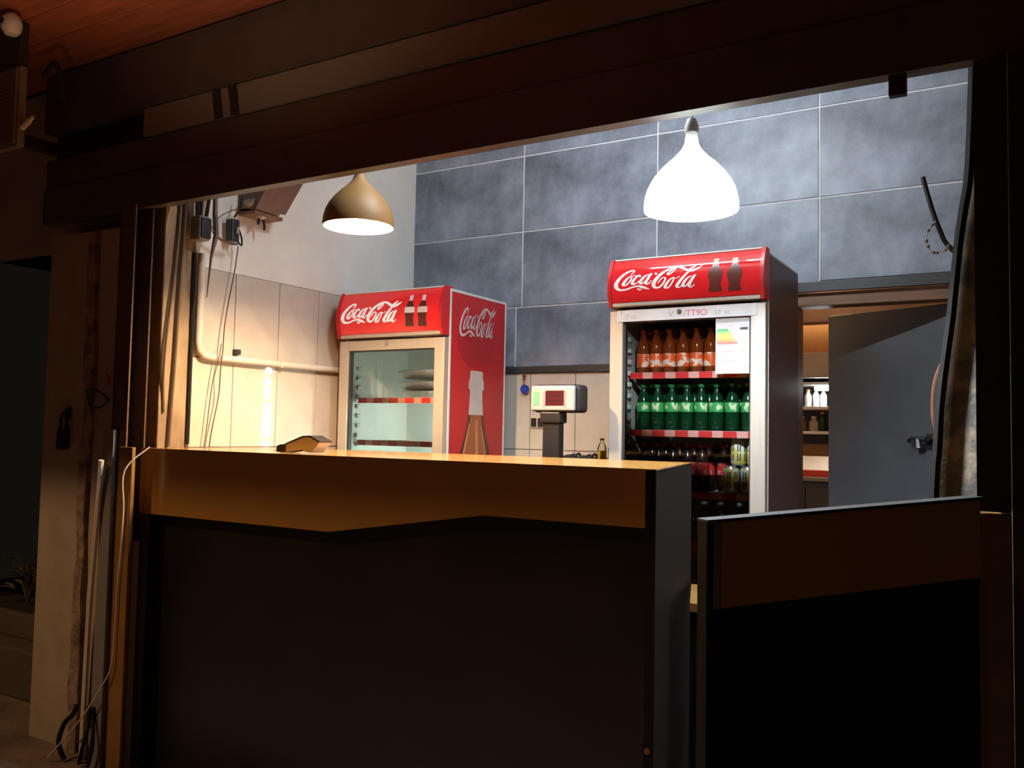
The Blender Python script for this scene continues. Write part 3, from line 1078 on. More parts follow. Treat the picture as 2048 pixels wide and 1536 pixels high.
bc = beer_can('gold beer can at the bottom of the stack, left one')
bc.location = (X0 + 0.498, FY + 0.140, 1.0055)
dup(bc, (X0 + 0.568, FY + 0.140, 1.0055), 0.7, 'gold beer can at the bottom of the stack, beside the door stile')
dup(bc, (X0 + 0.526, FY + 0.150, 1.1195), 2.1, 'gold beer can on top of the stack, left one')
dup(bc, (X0 + 0.593, FY + 0.150, 1.1195), 1.2, 'gold beer can on top of the stack, half hidden by the door stile')
bc2 = dup(bc, (X0 + 0.590, FY + 0.215, 1.0055), 1.9, 'gold beer can standing behind the front cans of the stack')

# pans in the left fridge
for i, (z, r, lb) in enumerate(((1.4065, 0.185, 'bottom'), (1.455, 0.192, 'middle'), (1.515, 0.198, 'top'))):
    t = Thing('round_pan', 'shallow round metal pan, %s of the stack in the empty fridge' % lb, 'pan', (-2.728, FY + 0.320, z), 0, 'pans stacked in the left fridge')
    b = nb()
    lathe(b, [(0, 0), (r - 0.03, 0), (r - 0.006, 0.030), (r, 0.031), (r, 0.034), (r - 0.010, 0.034), (r - 0.034, 0.004), (0, 0.004)], 40)
    t.l('pan_body', b, 'steel', smooth=True)
    b = nb()
    tube(b, [(r * math.cos(a * PI / 20), r * math.sin(a * PI / 20), 0.0335) for a in range(41)], 0.004, 6, caps=False)
    t.l('rim', b, 'steel', smooth=True)


# ------------------------------------------------------------------ pendants
def pendant(label, x, y, z, ztop, r, shade, bulb_col, strength, trans):
    t = Thing('pendant_lamp', label, 'pendant lamp', (x, y, z))
    H = r * 1.70
    pr = [(1.0, 0.0), (1.005, 0.08), (0.985, 0.26), (0.93, 0.46), (0.84, 0.64), (0.71, 0.82), (0.54, 1.00), (0.36, 1.16), (0.22, 1.32), (0.155, 1.46), (0.135, 1.60), (0.125, 1.70)]
    pr = [(a * r, c * r) for a, c in pr]
    inner = [(max(a - 0.004, 0.008), c - (0.0 if i == 0 else 0.002)) for i, (a, c) in enumerate(pr)]
    b = nb()
    lathe(b, pr + [(0.0, H)], 40)
    t.l('shade', b, shade, smooth=True)
    if not trans:
        b = nb()
        lathe(b, [pr[0]] + inner[:-1] + [(0.0, H - 0.004)], 40)
        t.l('shade_lining', b, 'shade_inner', smooth=True, label='white lining')
    b = nb()
    lathe(b, [(0.0, H), (0.022, H), (0.022, H + 0.02), (0.014, H + 0.045), (0.0, H + 0.045)], 16)
    t.l('cord_cap', b, shade if not trans else 'white_print', smooth=True)
    b = nb()
    tube(b, [(0, 0, H + 0.045), (0, 0, ztop - z)], 0.004, 8)
    t.l('cord', b, 'white_print')
    b = nb()
    lathe(b, [(0, 0.028), (0.020, 0.033), (0.033, 0.052), (0.036, 0.072), (0.030, 0.096), (0.018, 0.118), (0.016, 0.14), (0, 0.14)], 18)
    t.l('bulb', b, emit_mat('bulb_glow', bulb_col, strength), smooth=True)
    b = nb()
    lathe(b, [(0, 0.14), (0.017, 0.14), (0.018, 0.19), (0, 0.19)], 14)
    t.l('socket', b, 'white_print', smooth=True)
    return t


def translucent(name, col, f):
    m = mat(name, col, 0.18, coat=0.4)
    nt = m.node_tree
    tr = nt.nodes.new('ShaderNodeBsdfTranslucent')
    tr.inputs[0].default_value = (*col, 1)
    mx = nt.nodes.new('ShaderNodeMixShader')
    mx.inputs[0].default_value = f
    nt.links.new(nt.nodes['Principled BSDF'].outputs[0], mx.inputs[1])
    nt.links.new(tr.outputs[0], mx.inputs[2])
    nt.links.new(mx.outputs[0], nt.nodes['Material Output'].inputs[0])
    return m


M['shade_white'] = translucent('opal_white_shade', (0.88, 0.84, 0.74), 0.22)
pendant('tan pendant lamp with a domed shade above the left half of the counter', -2.268, 0.24, 2.040, 3.0, 0.140, 'shade_brown', LAMP_WARM, P_WARM, False)
pendant('glaring white pendant lamp above the right end of the counter', -0.905, 0.24, 1.950, 3.0, 0.146, 'shade_white', LAMP_COOL, P_COOL, True)

# tube lights on the ceiling behind the shutter housing
for x0, x1, lb in ((-1.86, -1.355, 'left'), (-1.305, -0.95, 'right')):
    t = Thing('tube_light', 'cool white tube light on the ceiling above the counter, %s one' % lb, 'tube light', ((x0 + x1) / 2, 0.30, 2.94), 0, 'ceiling tube lights')
    b = nb()
    tube(b, [(x0, 0.30, 2.94), (x1, 0.30, 2.94)], 0.013, 12)
    t.w('tube', b, emit_mat('tube_glow', (0.84, 0.93, 1.0), P_TUBE))
    b = nb()
    box(b, x0 - 0.02, 0.28, 2.965, x1 + 0.02, 0.32, 2.999)
    box(b, x0 - 0.02, 0.282, 2.92, x0 - 0.001, 0.318, 2.965)
    box(b, x1 + 0.001, 0.282, 2.92, x1 + 0.02, 0.318, 2.965)
    t.w('fixture', b, 'trim_white')

# ------------------------------------------------------------------ things inside the bar
# weighing scale on its column
t = Thing('platform_scale', 'platform scale with a grey display head on a black column', 'scale', (-1.79, 0.98, 0.0))
t.w('platform', B(-1.97, 0.86, 0.03, -1.63, 1.08, 0.11, 0.01), 'steel')
t.w('base', B(-1.95, 0.88, 0.0, -1.65, 1.075, 0.03), 'scale_dark')
t.w('column', B(-1.815, 0.955, 0.11, -1.735, 1.005, 1.30, 0.006), 'scale_dark')
t.w('neck', B(-1.825, 0.945, 1.285, -1.725, 1.015, 1.335, 0.008), 'scale_dark')
t.w('head', B(-1.868, 0.955, 1.330, -1.640, 1.050, 1.452, 0.022, 3), 'scale_dark')
fp = t.w('front_plate', B(-1.866, 0.936, 1.336, -1.654, 0.957, 1.446, 0.012, 3), 'scale_grey')
t.w('display_screen', B(-1.792, 0.9345, 1.360, -1.702, 0.9365, 1.424), 'scale_screen', fp)
for z in (1.381, 1.400):
    t.w('display_divider', B(-1.790, 0.9338, z, -1.705, 0.9348, z + 0.002), 'black_plastic', fp)
t.w('mint_sticker', B(-1.852, 0.9345, 1.362, -1.822, 0.9365, 1.418), 'mint', fp)
t.w('pink_sticker', B(-1.804, 0.9345, 1.356, -1.792, 0.9365, 1.418), 'pink', fp)
t.w('pink_sticker', B(-1.703, 0.9345, 1.352, -1.694, 0.9365, 1.422), 'pink', fp)

# side cabinet between the fridges with bottles and a tray
t = Thing('side_cabinet', 'dark low cabinet against the back wall between the fridges', 'cabinet', (-2.0, 1.6, 0.0))
t.w('body', B(-2.38, 1.32, 0.0, -1.60, 1.82, 1.085, 0.003), 'wood_dark')
t.w('top', B(-2.39, 1.31, 1.086, -1.59, 1.822, 1.105, 0.002), 'black_plastic')
t.w('door', B(-2.37, 1.306, 0.06, -1.995, 1.319, 1.06, 0.002), 'wood_dark')
t.w('door', B(-1.985, 1.306, 0.06, -1.61, 1.319, 1.06, 0.002), 'wood_dark')
t = Thing('utensil_tray', 'dark tray of small utensils beside the oil bottle', 'tray', (-1.84, 1.42, 1.1055))
b = nb()
box(b, -1.96, 1.36, 1.1055, -1.745, 1.48, 1.112)
box(b, -1.96, 1.36, 1.112, -1.745, 1.366, 1.130)
box(b, -1.96, 1.474, 1.112, -1.745, 1.48, 1.130)
t.w('tray_body', b, 'black_plastic')
b = nb()
for i in range(7):
    x = -1.945 + i * 0.029
    tube(b, [(x, 1.37, 1.122), (x + 0.02, 1.42, 1.133 + 0.006 * (i % 3)), (x + 0.01, 1.47, 1.128)], 0.006, 6)
t.w('utensils', b, 'scale_dark')


def jar(name, label, loc, r, h, m_, fill):
    t = Thing(name, label, 'bottle', loc, 0, 'bottles on the side cabinet')
    b = nb()
    lathe(b, [(0, 0), (r, 0), (r, h * fill), (0, h * fill)], 18)
    t.l('contents', b, m_, smooth=True)
    b = nb()
    lathe(b, [(r * 1.04, 0.0), (r * 1.06, h * 0.6), (r * 0.8, h * 0.74), (r * 0.42, h * 0.84), (r * 0.42, h * 0.93)], 18)
    t.l('glass_body', b, 'glass', smooth=True)
    b = nb()
    lathe(b, [(0, h * 0.92), (r * 0.5, h * 0.92), (r * 0.5, h), (0, h)], 14)
    t.l('cap', b, 'scale_dark', smooth=True)
    return t


jar('oil_bottle', 'small bottle of bright yellow oil beside the stocked fridge', (-1.722, 1.37, 1.1055), 0.020, 0.115, 'oil', 0.5)
jar('sauce_bottle', 'brown sauce bottle behind the yellow oil', (-1.675, 1.40, 1.1055), 0.026, 0.110, 'brown_jar', 0.55)

# double socket, amulet
t = Thing('wall_socket', 'double wall socket left of the scale column', 'socket', (-2.325, 1.836, 1.296))
t.w('plate', B(-2.372, 1.829, 1.266, -2.284, 1.8375, 1.326, 0.003), 'pvc')
for x in (-2.348, -2.306):
    t.w('outlet', B(x - 0.017, 1.824, 1.272, x + 0.017, 1.8295, 1.320, 0.003), 'black_plastic')
t = Thing('evil_eye_amulet', 'blue glass amulet on a beaded cord below the dark trim', 'amulet', (-2.415, 1.83, 1.48))
b = nb()
tube(b, [(-2.415, 1.822, 1.572), (-2.413, 1.822, 1.54), (-2.408, 1.822, 1.50)], 0.003, 6)
t.w('cord', b, 'cable_brown')
for z, r, m_ in ((1.556, 0.010, 'wood_brown'), (1.538, 0.008, 'red_dark'), (1.522, 0.008, 'pink'), (1.508, 0.007, 'amber_light')):
    b = nb()
    lathe(b, [(0, -r), (r * 0.7, -r * 0.7), (r, 0), (r * 0.7, r * 0.7), (0, r)], 10, -2.412, 1.822, z)
    t.w('bead', b, m_, smooth=True)
b = nb()
tube(b, [(-2.406, 1.828, 1.480), (-2.406, 1.816, 1.480)], 0.025, 24)
t.w('glass_disc', b, 'blue_glass')
b = nb()
tube(b, [(-2.406, 1.8165, 1.480), (-2.406, 1.8150, 1.480)], 0.009, 16)
t.w('pupil', b, mat('light_blue_glass', (0.05, 0.10, 0.5), 0.2))

# card terminal on the counter
t = Thing('card_terminal', 'beige and black card payment terminal lying on the counter', 'card terminal', (-2.40, 0.12, 1.1465))
th = [(0.0, 0.004), (0.014, 0.0), (0.038, 0.002), (0.120, 0.018), (0.128, 0.006), (0.165, 0.004), (0.190, 0.030), (0.200, 0.046), (0.150, 0.066), (0.118, 0.064), (0.030, 0.033), (0.006, 0.026)]
b = nb()
prism_y(b, th, -0.036, 0.036)
bmesh.ops.bevel(b, geom=[e for e in b.edges], offset=0.003, segments=1, affect='EDGES')
bmesh.ops.translate(b, verts=b.verts, vec=(-0.10, 0, 0))
t.l('casing', b, 'terminal_grey')
b = nb()
prism_y(b, [(-0.068, 0.036), (0.016, 0.0665), (0.052, 0.069), (0.102, 0.048), (0.100, 0.043), (0.050, 0.063), (0.018, 0.061), (-0.066, 0.030)], -0.037, 0.037)
kp = t.l('top_face', b, 'black_plastic')
b = nb()
prism_y(b, [(-0.045, 0.0452), (0.010, 0.0652), (0.010, 0.0662), (-0.045, 0.0462)], -0.028, 0.028)
t.l('screen', b, 'screen_pale', kp)
b = nb()
prism_y(b, [(-0.112, 0.004), (-0.086, 0.001), (-0.062, 0.006), (-0.064, 0.034), (-0.092, 0.032), (-0.106, 0.026)], -0.0375, 0.0375)
t.l('end_cover', b, 'black_plastic')
b = nb()
prism_y(b, [(-0.074, 0.0345), (-0.054, 0.0425), (-0.054, 0.044), (-0.074, 0.036)], -0.026, 0.026)
t.l('orange_key', b, 'lab_orange', kp)
t.o.rotation_euler = (0, 0, math.radians(4))

# wooden cabinet hanging on the left wall
t = Thing('wall_cabinet', 'dark brown wooden box hung high on the left wall', 'cabinet', (-3.1, 0.72, 2.28))
b = nb()
prism_y(b, [(-3.221, 2.62), (-3.221, 2.28), (-3.10, 2.262), (-3.00, 2.40), (-3.00, 2.62)], 0.47, 0.62)
prism_y(b, [(-3.221, 2.62), (-3.221, 2.30), (-3.10, 2.275), (-2.985, 2.42), (-2.985, 2.62)], 0.62, 0.66)
t.w('body', b, 'wood_dark')
t.w('bottom_rail', B(-3.22, 0.475, 2.245, -3.11, 0.655, 2.262, 0.003), 'wood_brown')

# cable duct with elbow
t = Thing('cable_duct', 'pale plastic conduit running down and along the left wall', 'conduit', (-3.2, 0.26, 1.56))
b = nb()
tube(b, [(-3.200, 0.258, 2.02), (-3.200, 0.256, 1.62), (-3.200, 0.262, 1.585), (-3.200, 0.285, 1.562), (-3.200, 0.32, 1.556), (-3.200, 1.835, 1.556)], 0.0165, 12)
t.w('conduit_pipe', b, 'pvc', smooth=True)
for y in (0.75, 1.3):
    b = nb()
    box(b, -3.2215, y, 1.537, -3.181, y + 0.012, 1.5755, 0.002, 1)
    t.w('clip', b, 'pvc')
tag(obj('junction_clip', B(-3.2215, 0.470, 1.580, -3.195, 0.500, 1.606, 0.003), 'black_plastic', origin=(-3.21, 0.485, 1.58)), 'small black clip on the tiles just above the conduit', 'clip')

# electrical boxes and wires at the top of the left wall
def cable(name, label, pts, r, m_, n=5, cat='cable'):
    b = nb()
    tube(b, pts, r, 6, smooth=n)
    return tag(obj(name, b, m_, smooth=True, origin=pts[-1]), label, cat)


t = Thing('meter_box', 'grey electrical box tangled in wires beside the plaster column', 'electrical box', (-3.19, 0.22, 2.07))
t.w('box_body', B(-3.20, 0.185, 2.065, -3.13, 0.245, 2.175, 0.012, 3), 'pvc_grey')
t.w('lid', B(-3.133, 0.19, 2.075, -3.122, 0.24, 2.165, 0.004), 'scale_dark')
b = nb()
tube(b, [(-3.14, 0.246, 2.13), (-3.14, 0.266, 2.125)], 0.014, 10)
t.w('gland', b, 'pvc')
t = Thing('breaker', 'slim breaker hanging by its wires in the middle of the tangle', 'electrical box', (-3.17, 0.41, 2.09))
t.w('body', B(-3.20, 0.382, 2.10, -3.15, 0.425, 2.205, 0.006), 'scale_dark')
t.w('toggle', B(-3.152, 0.395, 2.135, -3.135, 0.412, 2.165, 0.003), 'pvc_grey')
b = nb()
tube(b, [(-3.15, 0.39, 2.21), (-3.14, 0.41, 2.25), (-3.15, 0.43, 2.31)], 0.005, 6, smooth=4)
tube(b, [(-3.15, 0.415, 2.10), (-3.14, 0.43, 2.085), (-3.15, 0.438, 2.12), (-3.16, 0.43, 2.16)], 0.004, 6, smooth=4)
t.w('lead', b, 'cable_black')
t = Thing('lamp_holder', 'grey lamp holder dangling under the wooden box', 'lamp holder', (-3.14, 0.54, 2.2))
b = nb()
tube(b, [(-3.14, 0.47, 2.315), (-3.14, 0.53, 2.27)], [0.036, 0.028], 14)
t.w('shell', b, 'pvc_grey', smooth=True)
b = nb()
tube(b, [(-3.14, 0.53, 2.275), (-3.14, 0.55, 2.235)], [0.024, 0.020], 12)
t.w('collar', b, 'pvc', smooth=True)
b = nb()
tube(b, [(-3.14, 0.54, 2.25), (-3.14, 0.525, 2.215), (-3.135, 0.522, 2.205)], 0.007, 6)
tube(b, [(-3.14, 0.555, 2.24), (-3.14, 0.565, 2.205), (-3.135, 0.560, 2.185)], 0.006, 6)
t.w('prong', b, 'scale_dark')
cable('cable', 'brown cable sagging between the electrical box and the breaker', [(-3.14, 0.25, 2.135), (-3.14, 0.285, 2.098), (-3.14, 0.35, 2.080), (-3.14, 0.405, 2.086)], 0.006, 'cable_brown')
cable('cable', 'thin red-brown wire arching up to the lamp holder', [(-3.14, 0.262, 2.15), (-3.14, 0.31, 2.20), (-3.14, 0.38, 2.24), (-3.14, 0.46, 2.27), (-3.14, 0.50, 2.25)], 0.0025, 'cable_brown')
cable('cable', 'long thin wire hanging down the tiles of the left wall', [(-3.185, 0.45, 2.09), (-3.185, 0.435, 1.974), (-3.185, 0.411, 1.853), (-3.185, 0.388, 1.71), (-3.176, 0.375, 1.60), (-3.172, 0.362, 1.50), (-3.185, 0.37, 1.40), (-3.185, 0.352, 1.30), (-3.185, 0.336, 1.225), (-3.185, 0.325, 1.15)], 0.0028, 'cable_brown')
cable('cable', 'second thin wire dangling below the conduit', [(-3.172, 0.362, 1.62), (-3.172, 0.345, 1.53), (-3.19, 0.335, 1.44), (-3.19, 0.322, 1.34), (-3.19, 0.310, 1.22), (-3.19, 0.300, 1.15)], 0.0022, 'cable_brown')
b = nb()
tube(b, [(-3.15, 0.278, 2.32), (-3.14, 0.272, 2.19), (-3.108, 0.256, 2.10), (-3.11, 0.234, 1.99), (-3.12, 0.226, 1.81)], [0.010, 0.012, 0.012, 0.006, 0.002], 7)
tag(obj('loose_tape', b, 'cable_brown', origin=(-3.15, 0.21, 1.9)), 'dark tape trailing to a point below the electrical box', 'tape')
for dx, lb in ((0.0, 'left'), (0.03, 'middle'), (0.085, 'right')):
    cable('cable', 'thick black cable dropping into the electrical box, %s one' % lb, [(-3.16, 0.185 + dx, 2.75), (-3.16, 0.185 + dx, 2.45), (-3.165, 0.192 + dx * 0.8, 2.30), (-3.165, 0.198 + dx * 0.5, 2.15)], 0.009, 'cable_black')
cable('cable', 'brown cable bulging off the plaster column above the counter', [(-3.210, 0.146, 2.750), (-3.210, 0.140, 2.200), (-3.208, 0.123, 1.950), (-3.206, 0.106, 1.770), (-3.206, 0.090, 1.600), (-3.208, 0.086, 1.460), (-3.216, 0.094, 1.380), (-3.216, 0.100, 1.300)], 0.006, 'cable_brown')
cable('cable', 'dark cable running straight down the plaster column', [(-3.210, 0.170, 2.750), (-3.210, 0.168, 2.200), (-3.210, 0.156, 1.950), (-3.210, 0.148, 1.730), (-3.210, 0.142, 1.520), (-3.210, 0.134, 1.350), (-3.210, 0.126, 1.150)], 0.008, 'cable_brown')
cable('cable', 'black cable in the gap between the column and the tiles', [(-3.212, 0.228, 2.02), (-3.212, 0.229, 1.64), (-3.212, 0.228, 1.5), (-3.212, 0.228, 1.3), (-3.212, 0.227, 1.16)], 0.009, 'cable_black')

# black cables, hose and bead loop at the right pier
cable('cable_bundle', 'thick black cable bundle following the slanting right pier', [(-0.13, 0.58, 2.7), (-0.134, 0.58, 2.375), (-0.147, 0.58, 2.067), (-0.163, 0.58, 1.946), (-0.176, 0.58, 1.854), (-0.188, 0.58, 1.733), (-0.2, 0.58, 1.611), (-0.212, 0.58, 1.519), (-0.223, 0.58, 1.429), (-0.232, 0.58, 1.337), (-0.239, 0.58, 1.215), (-0.246, 0.58, 1.124), (-0.265, 0.58, 0.721), (-0.288, 0.58, 0.25)], 0.015, 'cable_black')
cable('hose', 'short black hose sticking out from the right pier', [(-0.285, 0.690, 2.092), (-0.272, 0.690, 2.036), (-0.252, 0.690, 1.961), (-0.235, 0.690, 1.910), (-0.216, 0.695, 1.867), (-0.156, 0.715, 1.800)], 0.0085, 'cable_black', cat='hose')
t = Thing('bead_loop', 'loop of dark beads hanging by the black hose', 'bead loop', (-0.244, 0.675, 1.84))
lp = [(-0.247, 0.678, 1.943), (-0.268, 0.675, 1.914), (-0.274, 0.675, 1.880), (-0.262, 0.675, 1.849), (-0.244, 0.675, 1.839), (-0.220, 0.678, 1.847), (-0.211, 0.682, 1.864)]
b = nb()
tube(b, lp, 0.002, 5, smooth=4)
t.w('string', b, 'wire')
for i, p in enumerate(spline(lp, 2)[1:12]):
    if i in (2, 5, 8):
        continue
    b = nb()
    r = 0.0055
    lathe(b, [(0, -r), (r * 0.75, -r * 0.7), (r, 0), (r * 0.75, r * 0.7), (0, r)], 8, p[0], p[1], p[2])
    t.w('bead', b, 'wood_dark', smooth=True)
cable('cable', 'brown cable bowing out beside the black bundle near the door latch', [(-0.206, 0.670, 1.538), (-0.242, 0.645, 1.458), (-0.256, 0.645, 1.384), (-0.254, 0.645, 1.302), (-0.237, 0.670, 1.219)], 0.005, 'wood_brown')

# ------------------------------------------------------------------ kitchen seen past the door
t = Thing('kitchen_shelf_unit', 'white shelf unit in the kitchen behind the ajar door', 'shelf', (-1.15, 3.25, 0.9))
for z in (1.560, 1.412, 1.262):
    t.w('shelf_board', B(-1.75, 3.10, z, -0.6, 3.40, z + 0.018, 0.002), 'shelf_white')
for x in (-1.75, -0.62):
    t.w('upright', B(x, 3.10, 1.012, x + 0.018, 3.40, 1.58), 'shelf_white')
t.w('back_panel', B(-1.75, 3.401, 1.2, -0.6, 3.415, 1.58), 'dark_trim')
tag(obj('kitchen_beam', B(-2.15, 2.98, 1.925, 0.19, 3.10, 2.16, 0.006), 'wood_dark', origin=(-1.2, 3.04, 1.925)), 'dark beam across the kitchen above the hood', 'beam')
tag(obj('range_hood', B(-1.9, 3.05, 1.60, -0.5, 3.41, 1.755, 0.01), 'kitchen_grey', origin=(-1.2, 3.2, 1.6)), 'grey hood above the kitchen shelves', 'hood')
t = Thing('kitchen_cabinet', 'dark kitchen cabinet under the shelf unit', 'cabinet', (-1.2, 3.1, 0.0))
t.w('body', B(-1.9, 2.95, 0.0, -0.5, 3.41, 0.985, 0.004), 'door_grey')
t.w('door', B(-1.25, 2.935, 0.06, -1.135, 2.949, 0.95, 0.002), 'door_grey')
t.w('door', B(-1.13, 2.935, 0.06, -0.82, 2.949, 0.95, 0.002), 'door_grey')
t.w('top', B(-1.92, 2.93, 0.986, -0.48, 3.41, 1.01, 0.003), 'kitchen_grey')
t = Thing('food_tray', 'white tray with a red rim on the kitchen cabinet', 'tray', (-1.12, 3.05, 1.011))
b = nb()
box(b, -1.30, 2.96, 1.011, -0.92, 3.08, 1.05, 0.006)
t.w('rim', b, 'red_tray')
b = nb()
prism_x(b, [(2.97, 1.051), (3.085, 1.051), (3.09, 1.13), (3.06, 1.13)], -1.29, -0.93)
t.w('tray_insert', b, 'pvc')
for i, (x, z, h, r, m_, lb) in enumerate(((-1.165, 1.431, 0.105, 0.022, 'pvc', 'pale bottle with a tan cap, left on the upper kitchen shelf'), (-1.118, 1.431, 0.115, 0.020, 'shelf_white', 'tall white bottle, middle of the upper kitchen shelf'), (-1.075, 1.431, 0.110, 0.020, 'shelf_white', 'white bottle at the right on the upper kitchen shelf'), (-1.130, 1.281, 0.090, 0.030, 'scale_grey', 'squat grey jar on the lower kitchen shelf'), (-1.082, 1.281, 0.118, 0.020, 'green_bottle', 'dark green bottle on the lower kitchen shelf'), (-1.20, 1.281, 0.090, 0.026, 'brown_jar', 'brown jar at the left on the lower kitchen shelf'))):
    t = Thing('kitchen_bottle', lb, 'bottle', (x, 3.17, z), 0, 'bottles on the kitchen shelves')
    b = nb()
    lathe(b, [(0, 0), (r, 0), (r, h * 0.62), (r * 0.5, h * 0.78), (r * 0.42, h * 0.9), (0, h * 0.9)], 14)
    t.l('bottle_body', b, m_, smooth=True)
    b = nb()
    lathe(b, [(0, h * 0.88), (r * 0.55, h * 0.88), (r * 0.5, h), (0, h)], 12)
    t.l('cap', b, 'amber_light' if i in (0, 4) else 'pvc', smooth=True)
t = Thing('kitchen_lamp', 'small lit tube lamp above the kitchen bottles', 'lamp', (-1.08, 3.13, 1.53))
t.w('tube', B(-1.115, 3.105, 1.528, -0.80, 3.135, 1.556, 0.004), emit_mat('kitchen_tube', (0.9, 0.97, 1.0), 60.0))
t.w('holder', B(-1.12, 3.136, 1.526, -0.79, 3.15, 1.559), 'trim_white')
t = Thing('kitchen_fill_bulb', 'unseen warm bulb added to light the kitchen wall', 'lamp', (-1.0, 3.0, 2.2))  # hidden bulb, added to brighten the orange wall
b = nb()
lathe(b, [(0, -0.045), (0.03, -0.035), (0.045, 0.0), (0.03, 0.04), (0.015, 0.06), (0, 0.06)], 14, -1.0, 2.95, 2.25)
t.w('bulb', b, emit_mat('kitchen_fill_glow', (1.0, 0.66, 0.36), P_KITCHEN), smooth=True)
b = nb()
tube(b, [(-1.0, 2.95, 2.311), (-1.0, 2.95, 3.0)], 0.004, 6)
t.w('cord', b, 'cable_black')

# ------------------------------------------------------------------ outside, left of the opening
tag(obj('ochre_post', B(-3.258, -0.075, -0.18, -3.172, -0.058, 1.15, 0.004), 'yellow', origin=(-3.215, -0.066, -0.18)), 'ochre painted post beside the counter', 'post')
b = nb()
prism_y(b, [(-3.375, -0.18), (-3.300, -0.18), (-3.300, 1.22), (-3.366, 1.22)], -0.075, -0.058)
tag(obj('board_strip', b, 'bluegrey', origin=(-3.38, -0.015, -0.18)), 'blue grey board strip left of the ochre post', 'board')
b = nb()
N = 24
L_ = [(-3.612 + random.uniform(-0.010, 0.008), -0.18 + 2.28 * i / N) for i in range(N + 1)]
R_ = [(-3.553 + random.uniform(-0.010, 0.010), -0.18 + 2.28 * i / N) for i in range(N + 1)]
prism_y(b, L_ + R_[::-1], -0.022, 0.0)
for v in b.verts:
    v.co.y += random.uniform(-0.006, 0.006) if v.co.y < -0.01 else 0
tag(obj('broken_render_band', b, 'rough', origin=(-3.58, -0.01, -0.18)), 'rough vertical band of broken render on the cream pillar', 'render')
cable('conduit', 'pale conduit leaning beside the ochre post', [(-3.332, -0.105, 1.092), (-3.361, -0.090, 0.923), (-3.402, -0.080, 0.542), (-3.425, -0.070, 0.288), (-3.430, -0.070, -0.170)], 0.0125, 'pvc', 4, 'conduit')
b = nb()
prism_y(b, [(-3.386, 0.73), (-3.392, 0.73), (-3.425, 0.494), (-3.46, 0.178), (-3.475, -0.18), (-3.445, -0.18), (-3.432, 0.178), (-3.40, 0.494)], -0.045, -0.032)
tag(obj('batten', b, 'pillar', origin=(-3.43, -0.04, -0.18)), 'tapering cream batten behind the leaning conduit', 'batten')
cable('wire', 'thin pale wire trailing from the counter corner to the street', [(-3.135, -0.02, 1.152), (-3.192, -0.092, 1.055), (-3.199, -0.085, 0.891), (-3.208, -0.085, 0.726), (-3.218, -0.085, 0.582), (-3.222, -0.085, 0.419), (-3.230, -0.09, 0.255), (-3.285, -0.10, 0.155), (-3.385, -0.11, 0.023), (-3.56, -0.14, -0.165)], 0.0035, 'wire', 6, 'wire')
cable('cable', 'black cable coil lying at the foot of the pillar', [(-3.50, -0.10, -0.17), (-3.53, -0.11, -0.10), (-3.51, -0.10, -0.02), (-3.47, -0.09, 0.02), (-3.46, -0.08, 0.06)], 0.010, 'cable_black')
for i, (dx, lb) in enumerate(((0.0, 'left'), (0.06, 'right'))):
    cable('cable', 'short black cable stub by the foot of the conduit, %s one' % lb, [(-3.40 + dx, -0.10, -0.165), (-3.375 + dx, -0.10, -0.08), (-3.36 + dx * 0.5, -0.09, 0.0), (-3.38 + dx * 0.5, -0.08, 0.07)], 0.008, 'cable_black')
cable('cable', 'black cable loop on the pillar below the red tag', [(-3.554, -0.03, 1.346), (-3.535, -0.05, 1.385), (-3.479, -0.06, 1.392), (-3.443, -0.06, 1.385), (-3.385, -0.05, 1.350), (-3.421, -0.05, 1.318), (-3.491, -0.05, 1.312), (-3.545, -0.03, 1.335)], 0.006, 'black_plastic')
b = nb()
prism_y(b, [(-3.428, 1.462), (-3.416, 1.458), (-3.396, 1.418), (-3.406, 1.412)], -0.04, -0.0305)
tag(obj('red_tag', b, 'red', origin=(-3.41, -0.035, 1.44)), 'small red tag on the shaded facade', 'tag')
t = Thing('padlock', 'black padlock hanging on the cream pillar', 'padlock', (-3.735, -0.02, 1.12))
t.w('body', B(-3.765, -0.040, 1.125, -3.705, -0.012, 1.215, 0.006), 'black_plastic')
b = nb()
tube(b, [(-3.755, -0.026, 1.21), (-3.755, -0.026, 1.265), (-3.735, -0.026, 1.29), (-3.715, -0.026, 1.265), (-3.715, -0.026, 1.21)], 0.007, 8, smooth=3)
t.w('shackle', b, 'black_plastic')
b = nb()
tube(b, [(-3.735, -0.041, 1.155), (-3.735, -0.044, 1.155)], 0.006, 10)
t.w('keyhole', b, 'steel')
t = Thing('hasp', 'steel hasp the padlock hangs from', 'hasp', (-3.735, -0.01, 1.29))
t.w('plate', B(-3.752, -0.012, 1.262, -3.718, -0.001, 1.315, 0.002), 'metal_dark')

